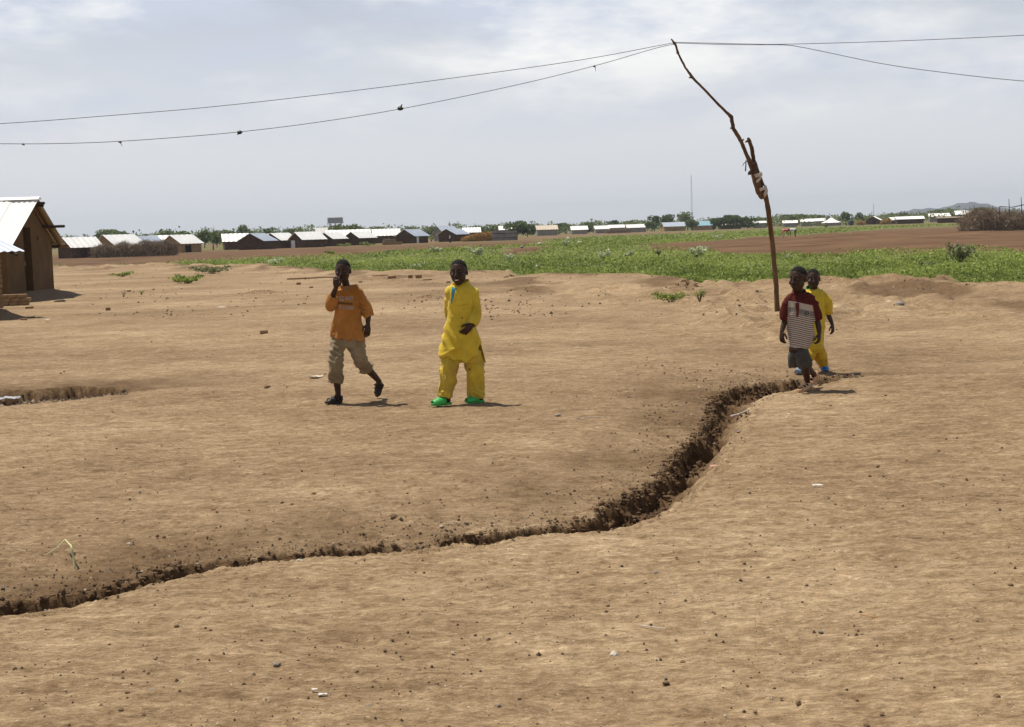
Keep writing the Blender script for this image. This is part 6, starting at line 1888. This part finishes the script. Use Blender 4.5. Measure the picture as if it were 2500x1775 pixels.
f.hand(f.p(380, 740, 0.15), (0.8, 0.1, -0.5), (0.2, 0.0, 0.9), (0, -1, 0), 1.0, 0.5)
f.limb([(335, 1000, 0), (315, 1180, -0.05), (300, 1300, -0.06), (310, 1440, -0.05)], [0.066, 0.05, 0.042, 0.030])
f.limb([(540, 1000, 0.02), (570, 1180, 0.03), (590, 1300, 0.04), (615, 1440, 0.06)], [0.066, 0.05, 0.042, 0.030])
a = f.p(322, 1520, -0.04); b = f.p(150, 1540, -0.14); a.z = b.z = 0.018
fr = f.foot(a, b, f.p(312, 1450, -0.05)); f.shoe(fr, 'clog', 'green_rubber', None, 1.08)
a = f.p(648, 1512, 0.06); b = f.p(486, 1530, -0.02); a.z = b.z = 0.018
fr = f.foot(a, b, f.p(615, 1448, 0.06)); f.shoe(fr, 'clog', 'green_rubber', None, 1.08)
f.finish()
mb = MB()
mb.tube([f.p(350, 385), f.p(318, 425)], [0.05, 0.055], 12); mb.tube([f.p(500, 380), f.p(568, 425)], [0.05, 0.06], 12)
f.rings([(318, 388, 486, 0.040, 0.012, -10), (345, 350, 520, 0.056, 0.008, -6), (380, 318, 552, 0.070, 0, 4), (420, 306, 566, 0.082), (500, 306, 560, 0.090), (600, 302, 566, 0.094), (700, 280, 580, 0.098), (800, 258, 598, 0.104), (870, 244, 615, 0.108, 0, 4)], mb, False)
# front and back skirts, split at the sides
def skirt(rows, a0, a1, n=26):
    grid = []
    for (zy, xl, xr, ry, tilt, e0, e1) in rows:
        row = []; A0, A1 = a0 + e0, a1 + e1
        for j in range(n + 1):
            a_ = A0 + (A1 - A0) * j / n
            u = math.cos(a_)
            row.append(f.p((xl + xr) / 2 + (xr - xl) / 2 * u, zy + tilt * u, 0) + Vector((0, ry * math.sin(a_), 0)))
        grid.append(row)
    return grid
mb.sheet(skirt([(840, 250, 608, 0.106, 4, 0, 0), (900, 238, 618, 0.110, 6, 0, 0.0), (960, 228, 622, 0.114, 16, 0, -0.42), (1010, 222, 624, 0.118, 30, 0, -0.80), (1056, 216, 620, 0.122, 40, 0, -1.12), (1078, 216, 600, 0.124, 44, 0, -1.20)], -math.pi * 1.02, 0.06), 0.014)
mb.sheet(skirt([(840, 250, 608, 0.104, 4, 0, 0), (920, 238, 628, 0.108, 10, -0.10, 0.05), (1000, 228, 652, 0.114, 20, -0.06, 0.05), (1070, 222, 668, 0.118, 22, 0.05, 0.05), (1098, 222, 672, 0.120, 18, 0.08, 0.05)], 0.0, math.pi), 0.014)
f.sleeve([(552, 440, 0), (576, 490, 0), (584, 560, -0.01), (576, 650, -0.05), (560, 695, -0.085), (544, 736, -0.115)], [0.058, 0.053, 0.050, 0.049, 0.047, 0.043], mb)
f.sleeve([(340, 436, 0.01), (320, 490, 0.03), (310, 560, 0.07), (335, 660, 0.12), (372, 730, 0.145)], [0.060, 0.056, 0.054, 0.050, 0.044], mb)
def fold_tunic(V, N):
    a_ = 0.015 * np.sin((V[:, 0] * 0.8 + V[:, 2] * 0.35) * 75 + 2.0 * np.sin(V[:, 2] * 9)) * sstep(0.85, 0.55, V[:, 2])
    d = (V[:, 2] - 0.46) - 0.55 * (V[:, 0] + 0.16)
    return a_ * 0.6 + 0.010 * np.exp(-(d / 0.018) ** 2) * sstep(0.12, -0.1, V[:, 0]) - 0.006 * np.exp(-((d + 0.05) / 0.02) ** 2) * sstep(0.12, -0.1, V[:, 0])
sh = f.garment('tunic', mb, 0.0065, M['yellow'], 0.006, (11, 11, 5), 21, fold=fold_tunic)
f.patch('undershirt', f.poly_grid([(342, 352), (394, 372), (352, 506), (336, 522)], 10), sh, M['teal'], 0.004)
f.patch('placket', f.poly_grid([(382, 380), (400, 384), (362, 530), (344, 520)], 8), sh, M['yellow'], 0.007)
f.patch('pocket_seam', f.poly_grid([(380, 536), (526, 520), (526, 525), (380, 541)], 10), sh, M['gold'], 0.004)
f.patch('stain', f.poly_grid([(436, 654), (456, 652), (454, 664), (440, 668)], 4), sh, M['stain'], 0.004)
# stand collar
m2 = MB(); grid = []
for k in range(25):
    t = math.pi * (-0.30 + 1.72 * k / 24)
    c = f.p(424, 352, 0.01)
    grid.append([c + Vector((0.094 * math.cos(t), 0.066 * math.sin(t), -0.016 + 0.02 * math.sin(t) + 0.012 * math.cos(t))), c + Vector((0.082 * math.cos(t), 0.064 * math.sin(t), 0.040 + 0.02 * math.sin(t) + 0.020 * math.cos(t)))])
m2.sheet(grid, 0.008); m2.build('collar', M['yellow'], sh, True)
mb = MB()
f.rings([(930, 262, 600, 0.090), (1000, 252, 622, 0.096), (1070, 240, 640, 0.092), (1110, 236, 640, 0.086)], mb, False)
f.sleeve([(330, 1060, -0.01), (322, 1140, -0.03), (302, 1260, -0.055), (284, 1370, -0.06), (270, 1448, -0.055)], [0.086, 0.084, 0.078, 0.074, 0.072], mb)
f.sleeve([(548, 1060, 0.02), (562, 1140, 0.03), (578, 1260, 0.035), (582, 1370, 0.045), (580, 1462, 0.05)], [0.096, 0.092, 0.082, 0.078, 0.074], mb)
tr = f.garment('trousers', mb, 0.0065, M['yellow_dusty'], 0.007, (15, 15, 6), 31, fold=lambda V, N: 0.006 * np.sin(V[:, 0] * 70 + V[:, 2] * 22) * sstep(0.5, 0.2, V[:, 2]))
f.patch('stain', f.poly_grid([(510, 1165), (526, 1160), (528, 1188), (512, 1186)], 4), tr, M['stain'], 0.004)

# ---- person in the striped shirt
f = Figure((1860, 630), 4.5125, 440, 1475, 13.35, 'person in maroon and striped polo shirt, dark shorts and tan sandals, stepping over the gully')
f.head(366, 204, -0.03, 1.05, yaw=-0.72, pitch=0.14, roll=0.0)
f.limb([(400, 420, 0.03), (392, 380, 0.02), (378, 300, 0.005)], [0.05, 0.037, 0.038])
f.body.loft([[f.p(x, zy, 0) + Vector((0, ry * math.sin(a), 0)) + Vector((rx * f.k * math.cos(a), 0, 0)) for a in [2 * math.pi * j / 16 for j in range(16)]] for zy, x, rx, ry in ((420, 400, 100, .05), (520, 405, 118, .07), (680, 410, 110, .07), (860, 410, 100, .07), (980, 395, 90, .075), (1020, 390, 80, .07))])
f.limb([(282, 435, 0), (256, 560, 0.015), (236, 680, 0.01)], [0.038, 0.033, 0.027])
f.limb([(236, 680, 0.01), (218, 735, -0.01), (196, 802, -0.03)], [0.027, 0.027, 0.019])
f.hand(f.p(196, 802, -0.03), (-0.02, -0.15, -1.0), (0.6, -0.8, 0.0), (0.8, 0.5, 0), 0.92, 0.55)
f.limb([(520, 435, 0), (565, 560, 0.01), (600, 680, 0.0)], [0.040, 0.035, 0.028])
f.limb([(600, 680, 0.0), (612, 750, -0.02), (614, 818, -0.04)], [0.028, 0.028, 0.020])
f.hand(f.p(614, 818, -0.04), (-0.10, -0.12, -1.0), (-0.6, -0.8, 0.0), (-0.8, 0.5, 0), 0.92, 0.7)
f.limb([(432, 985, 0), (432, 1060, -0.05), (440, 1130, -0.08)], [0.062, 0.055, 0.044])
f.limb([(440, 1130, -0.08), (470, 1235, -0.04), (494, 1310, 0.0), (512, 1380, 0.03)], [0.043, 0.041, 0.032, 0.025])
f.limb([(350, 985, 0.01), (400, 1070, 0.02), (450, 1140, 0.03)], [0.060, 0.052, 0.043])
f.limb([(450, 1140, 0.03), (520, 1200, 0.10), (580, 1245, 0.16), (622, 1278, 0.20)], [0.043, 0.040, 0.031, 0.025])
a = f.p(548, 1462, 0.05); b = f.p(398, 1474, -0.05); a.z = max(a.z, 0.02); b.z = max(b.z, 0.016)
fr = f.foot(a, b, f.p(514, 1385, 0.03), 0.95); f.shoe(fr, 'cage', 'tan_rubber', None, 1.0)
a = f.p(668, 1290, 0.27); b = f.p(556, 1408, 0.19)
fr = f.foot(a, b, f.p(624, 1280, 0.20), 0.95); f.shoe(fr, 'cage', 'tan_rubber', None, 1.0)
f.finish()
mb = MB()
mb.tube([f.p(335, 402), f.p(288, 440)], [0.045, 0.05], 12); mb.tube([f.p(460, 402), f.p(514, 445)], [0.05, 0.055], 12)
rows = [(352, 352, 432, 0.034, 0.012), (380, 312, 472, 0.052, 0.008), (405, 278, 510, 0.066), (445, 266, 530, 0.080), (520, 262, 542, 0.088), (600, 262, 552, 0.092), (700, 270, 562, 0.094), (800, 278, 560, 0.094), (890, 284, 545, 0.094), (940, 284, 528, 0.093, 0, 8), (972, 286, 514, 0.093, 0, 12)]
f.rings(rows, mb)
f.sleeve([(298, 446, 0), (266, 500, 0.005), (246, 580, 0.01), (232, 668, 0.01)], [0.055, 0.054, 0.050, 0.042], mb)
f.sleeve([(506, 450, 0), (546, 505, 0), (580, 590, 0.005), (606, 676, 0.0)], [0.060, 0.060, 0.056, 0.048], mb)
sh = f.garment('polo_shirt', mb, 0.006, striped_shirt_material(), 0.005, (12, 12, 6), 41, fold=lambda V, N: 0.007 * np.sin(V[:, 0] * 65 + V[:, 2] * 14) * sstep(0.72, 0.5, V[:, 2]))
V = get_co(sh.data)
ztop, zbot = f.p(400, 352).z, f.p(400, 975).z
hh = (V[:, 2] + 0.03 * np.sin(V[:, 0] * 9) - 0.10 * V[:, 0] * 0 - zbot) / (ztop - zbot)
zx = V[:, 0] / f.k + f.x0
zy = f.g - V[:, 2] / f.k
zx = zx - (f.g - zy) * math.tan(-ROLL)                 # back to image columns
lim_l = np.interp(zy, [420, 520, 700, 980], [262, 256, 256, 200]); lim_r = np.interp(zy, [420, 500, 620, 720, 980], [500, 528, 556, 575, 640])
attr(sh.data, 'height', np.clip(hh, 0, 1)); attr(sh.data, 'torso', ((zx > lim_l) & (zx < lim_r)).astype(float))
f.patch('placket', f.poly_grid([(330, 470), (372, 470), (362, 628), (342, 628)], 10), sh, M['maroon'], 0.005)
# oval badge on the chest
def oval(cx_, cy_, rx_, ry_, n=18, rings=4, inner=0.0):
    out = []
    for i in range(rings):
        r0, r1 = inner + (1 - inner) * i / rings, inner + (1 - inner) * (i + 1) / rings
        for j in range(n):
            a0, a1 = 2 * math.pi * j / n, 2 * math.pi * (j + 1) / n
            q = [(cx_ + rx_ * r * math.cos(a), cy_ + ry_ * r * math.sin(a)) for r, a in ((r0, a0), (r1, a0), (r1, a1), (r0, a1))]
            out.append([f.p(*z) for z in q])
    return out
f.patch('badge', oval(452, 588, 36, 25), sh, mat('dark_badge', (0.055, 0.05, 0.04), (0.085, 0.075, 0.06), 40, 0.8), 0.0035)
f.patch('badge_rim', oval(452, 588, 38, 27, 20, 1, 0.9), sh, mat('pale_badge_rim', (0.42, 0.38, 0.33), None, rough=0.8), 0.005)
for yy in (578, 588, 598):
    f.patch('badge_line', f.poly_grid([(434, yy - 2.5), (472, yy + 1), (472, yy + 5), (434, yy + 1.5)], 6), sh, mat('badge_lettering', (0.24, 0.21, 0.18), None, rough=0.8), 0.005)
m2 = MB(); grid = []
for k in range(25):
    t = math.pi * (-0.42 + 1.84 * k / 24)
    c = f.p(392, 366, 0.01)
    grid.append([c + Vector((0.078 * math.cos(t), 0.058 * math.sin(t), -0.030 + 0.025 * math.sin(t))), c + Vector((0.062 * math.cos(t), 0.048 * math.sin(t), 0.022 + 0.025 * math.sin(t)))])
m2.sheet(grid, 0.008); m2.build('collar', M['maroon'], sh, True)
mb = MB()
f.rings([(920, 298, 505, 0.080), (960, 298, 500, 0.082), (1000, 302, 498, 0.078)], mb, False)
f.sleeve([(350, 975, 0.01), (346, 1060, 0.02), (350, 1140, 0.03), (354, 1196, 0.035)], [0.054, 0.050, 0.046, 0.044], mb)
f.sleeve([(430, 975, -0.005), (430, 1060, -0.045), (450, 1130, -0.06), (468, 1196, -0.05)], [0.066, 0.070, 0.072, 0.060], mb)
f.garment('shorts', mb, 0.0065, M['charcoal'], 0.005, (15, 15, 7), 51)

# ---- person in yellow with the green collar, walking behind
f = Figure((1860, 630), 4.5125, 570, 1262, 14.9, 'person in yellow suit with green collar and blue slippers walking behind the striped shirt')
f.head(540, 192, -0.02, 0.965, yaw=-0.15, pitch=0.10)
f.limb([(550, 370, 0.02), (545, 330, 0.015), (541, 280, 0.005)], [0.046, 0.034, 0.034])
f.body.loft([[f.p(x, zy, 0) + Vector((0, ry * math.sin(a), 0)) + Vector((rx * f.k * math.cos(a), 0, 0)) for a in [2 * math.pi * j / 16 for j in range(16)]] for zy, x, rx, ry in ((370, 560, 90, .045), (460, 558, 100, .065), (620, 555, 95, .065), (800, 555, 90, .065), (950, 565, 90, .07), (1000, 570, 80, .065))])
f.limb([(680, 385, 0), (712, 490, 0.01), (722, 590, 0.01)], [0.038, 0.033, 0.027])
f.limb([(722, 590, 0.01), (745, 650, 0.0), (768, 716, -0.02)], [0.027, 0.026, 0.018])
f.hand(f.p(768, 716, -0.02), (0.06, -0.1, -1.0), (-0.7, -0.7, 0), (-0.7, 0.6, 0), 0.85, 0.5)
f.limb([(440, 385, 0), (415, 500, 0.02), (410, 610, 0.0), (420, 700, -0.03)], [0.038, 0.033, 0.027, 0.019])
f.hand(f.p(420, 700, -0.03), (0.05, -0.1, -1.0), (0.7, -0.7, 0), (0.7, 0.6, 0), 0.85, 0.5)
f.limb([(615, 960, 0.01), (655, 1060, 0.03), (690, 1130, 0.09), (712, 1205, 0.15)], [0.055, 0.045, 0.038, 0.025])
f.limb([(530, 960, 0), (490, 1070, -0.06), (440, 1150, -0.09), (410, 1222, -0.09)], [0.055, 0.045, 0.038, 0.026])
a = f.p(742, 1240, 0.19); b = f.p(705, 1262, 0.04); b.z = max(b.z, 0.018); a.z = max(a.z, 0.02)
fr = f.foot(a, b, f.p(714, 1208, 0.15), 0.9); f.shoe(fr, 'slipper', 'blue_rubber', None, 0.9)
a = f.p(425, 1256, -0.05); b = f.p(345, 1262, -0.16); a.z = b.z = 0.018
fr = f.foot(a, b, f.p(412, 1228, -0.09), 0.9); f.shoe(fr, 'slipper', 'blue_rubber_shade', None, 0.9)
f.finish()
mb = MB()
mb.tube([f.p(490, 352), f.p(440, 395)], [0.045, 0.05], 12); mb.tube([f.p(600, 350), f.p(672, 395)], [0.05, 0.055], 12)
f.rings([(312, 502, 598, 0.034, 0.01), (336, 462, 640, 0.050), (362, 430, 676, 0.062), (400, 424, 692, 0.074), (470, 426, 688, 0.080), (580, 426, 682, 0.084), (700, 430, 680, 0.086), (820, 440, 674, 0.088), (920, 450, 668, 0.090), (1000, 468, 664, 0.092, 0, -14)], mb)
f.sleeve([(664, 404, 0), (700, 455, 0), (716, 520, 0.005), (718, 592, 0.01)], [0.060, 0.060, 0.056, 0.048], mb)
f.sleeve([(454, 404, 0), (428, 450, 0.01), (414, 520, 0.015), (410, 592, 0.01)], [0.058, 0.056, 0.054, 0.046], mb)
sh = f.garment('tunic', mb, 0.0065, M['yellow'], 0.006, (12, 12, 5), 61, fold=lambda V, N: 0.006 * np.sin(V[:, 0] * 60 + V[:, 2] * 12) * sstep(0.85, 0.5, V[:, 2]))
m2 = MB(); grid = []
for k in range(29):
    t = math.pi * (-0.44 + 1.88 * k / 28)
    c = f.p(535, 322, 0.01)
    grid.append([c + Vector((0.088 * math.cos(t), 0.066 * math.sin(t), -0.034 + 0.03 * math.sin(t))), c + Vector((0.060 * math.cos(t), 0.046 * math.sin(t), 0.026 + 0.03 * math.sin(t)))])
m2.sheet(grid, 0.008); m2.build('collar', M['green_cloth'], sh, True)
m2 = MB(); m2.tube([Vector(g_[0]) for g_ in grid], [0.0075] * len(grid), 7, dome=False); m2.build('collar_trim', M['white'], sh, True)
m2 = MB(); P = [f.p(718, 590, 0.01) + Vector((0.05 * math.cos(t), 0.049 * math.sin(t), 0.008 * math.cos(t))) for t in [2 * math.pi * k / 20 for k in range(21)]]
m2.tube(P, [0.012] * 21, 8, dome=False); m2.build('cuff', M['gold'], sh, True)
mb = MB()
f.rings([(930, 470, 662, 0.080), (980, 472, 664, 0.082), (1030, 480, 668, 0.074)], mb, False)
f.sleeve([(618, 1000, 0.01), (648, 1070, 0.03), (685, 1130, 0.08), (706, 1182, 0.13)], [0.076, 0.068, 0.058, 0.050], mb)
f.sleeve([(530, 1000, -0.01), (500, 1070, -0.055), (455, 1140, -0.085), (425, 1205, -0.09)], [0.074, 0.068, 0.060, 0.052], mb)
f.garment('trousers', mb, 0.0065, M['gold'], 0.006, (15, 15, 7), 71)

# ---- small far figures
def far_person(px, D, hgt, shirt, trousers, label, bent=0.0, turn=0.0, skirt=False):
    p = ground_px(px, D); z = gz1(p.x, p.y)
    root = empty('person', (p.x, p.y, z), turn); tag(root, label, 'person')
    s = hgt / 1.6
    b = MB(); hip = Vector((0, 0, 0.82 * s))
    d = Vector((math.sin(bent), 0, math.cos(bent)))
    ch = hip + d * 0.48 * s; hd = ch + d * 0.26 * s + Vector((0, 0, -0.06 * bent))
    for sy in (-1, 1):
        b.tube([hip + Vector((0, sy * 0.08 * s, 0)), Vector((0.03, sy * 0.10 * s, 0.42 * s)), Vector((0.0, sy * 0.11 * s, 0.05 * s))], [0.08 * s, 0.055 * s, 0.04 * s], 8)
        b.tube([Vector((0, sy * 0.11 * s, 0.035 * s)), Vector((0.14 * s, sy * 0.11 * s, 0.03 * s))], [0.035 * s, 0.03 * s], 8)
        sh_ = ch + Vector((0, sy * 0.17 * s, 0)); hand_ = sh_ + (Vector((0.12, 0, -0.55)) * s if bent > 0.3 else Vector((0.05, sy * 0.06, -0.52)) * s)
        b.tube([sh_, (sh_ + hand_) / 2 + Vector((-0.03, sy * 0.03, 0)), hand_], [0.045 * s, 0.038 * s, 0.028 * s], 8)
        b.ell(hand_ + Vector((0, 0, -0.04 * s)), (0.03 * s, 0.022 * s, 0.05 * s), None, 8, 6)
    b.tube([hip, ch], [0.11 * s, 0.12 * s], 10); b.tube([ch, hd], [0.05 * s, 0.05 * s], 8)
    b.ell(hd, (0.09 * s, 0.08 * s, 0.11 * s), None, 12, 8)
    link('body', remesh(b, 0.018, 2), M['skin'], root)
    c = MB(); c.tube([hip + d * 0.02, hip + d * 0.25 * s, ch + d * 0.05 * s], [(0.15 * s, 0.17 * s), (0.145 * s, 0.17 * s), (0.11 * s, 0.19 * s)], 12)
    for sy in (-1, 1):
        sh_ = ch + Vector((0, sy * 0.16 * s, 0)); c.tube([sh_, sh_ + (Vector((0.05, 0, -0.2)) if bent > 0.3 else Vector((0.01, sy * 0.03, -0.2))) * s], [0.065 * s, 0.06 * s], 8)
    link('shirt', remesh(c, 0.018, 2), shirt, root)
    t = MB()
    if skirt:
        t.tube([hip + Vector((0, 0, 0.03)), Vector((0, 0, 0.45 * s)), Vector((0, 0, 0.12 * s))], [0.15 * s, 0.17 * s, 0.2 * s], 12)
    else:
        for sy in (-1, 1):
            t.tube([hip + Vector((0, sy * 0.075 * s, 0.03)), Vector((0.03, sy * 0.10 * s, 0.42 * s)), Vector((0.0, sy * 0.11 * s, 0.14 * s))], [0.105 * s, 0.08 * s, 0.07 * s], 8)
    link('skirt' if skirt else 'trousers', remesh(t, 0.018, 2), trousers, root)
    h = MB(); h.ell(hd + Vector((0, 0, 0.025 * s)), (0.095 * s, 0.086 * s, 0.1 * s), None, 12, 8); h.build('hair', M['hair'], root, True)
cl = lambda n_, c: mat(n_, c, tuple(v * 1.15 for v in c), 8, 0.9)
far_person(1912, 142, 1.45, cl('pink_red_cotton', (0.55, 0.14, 0.12)), cl('tan_cotton', (0.42, 0.32, 0.22)), 'person in red shirt and tan trousers bending over the dug earth', 1.45, 0.2)
far_person(1942, 146, 1.5, cl('pale_blue_cotton', (0.62, 0.64, 0.68)), cl('brown_cotton', (0.14, 0.09, 0.06)), 'person in white shirt bending over the dug earth', 1.4, 2.9)
far_person(1099, 248, 1.35, cl('light_blue_cotton', (0.40, 0.46, 0.52)), cl('black_cotton', (0.02, 0.02, 0.022)), 'person in pale top and long dark skirt by the straw fence', 0.05, 0.4, True)
far_person(521, 250, 1.3, cl('red_cotton', (0.45, 0.07, 0.06)), cl('dark_red_cotton', (0.35, 0.06, 0.05)), 'person in red standing left of the row of houses', 0.05, 0.4, True)

# ------------------------------------------------------------------ the hazy air over the plain
hz = MB(); hz.box((0, 3800, 80), (11000, 10800, 164))
hzo = hz.build('haze', None)
hm = bpy.data.materials.new('haze_air'); hm.use_nodes = True
ht = hm.node_tree; ht.nodes.clear()
ho = ht.nodes.new('ShaderNodeOutputMaterial'); hv = ht.nodes.new('ShaderNodeVolumePrincipled')
hv.inputs['Color'].default_value = (0.80, 0.88, 1.0, 1); hv.inputs['Density'].default_value = 0.00013; hv.inputs['Anisotropy'].default_value = 0.2
ht.links.new(hv.outputs[0], ho.inputs['Volume'])
hzo.data.materials.append(hm)
tag(hzo, 'pale dusty air over the plain', 'haze', kind='stuff')
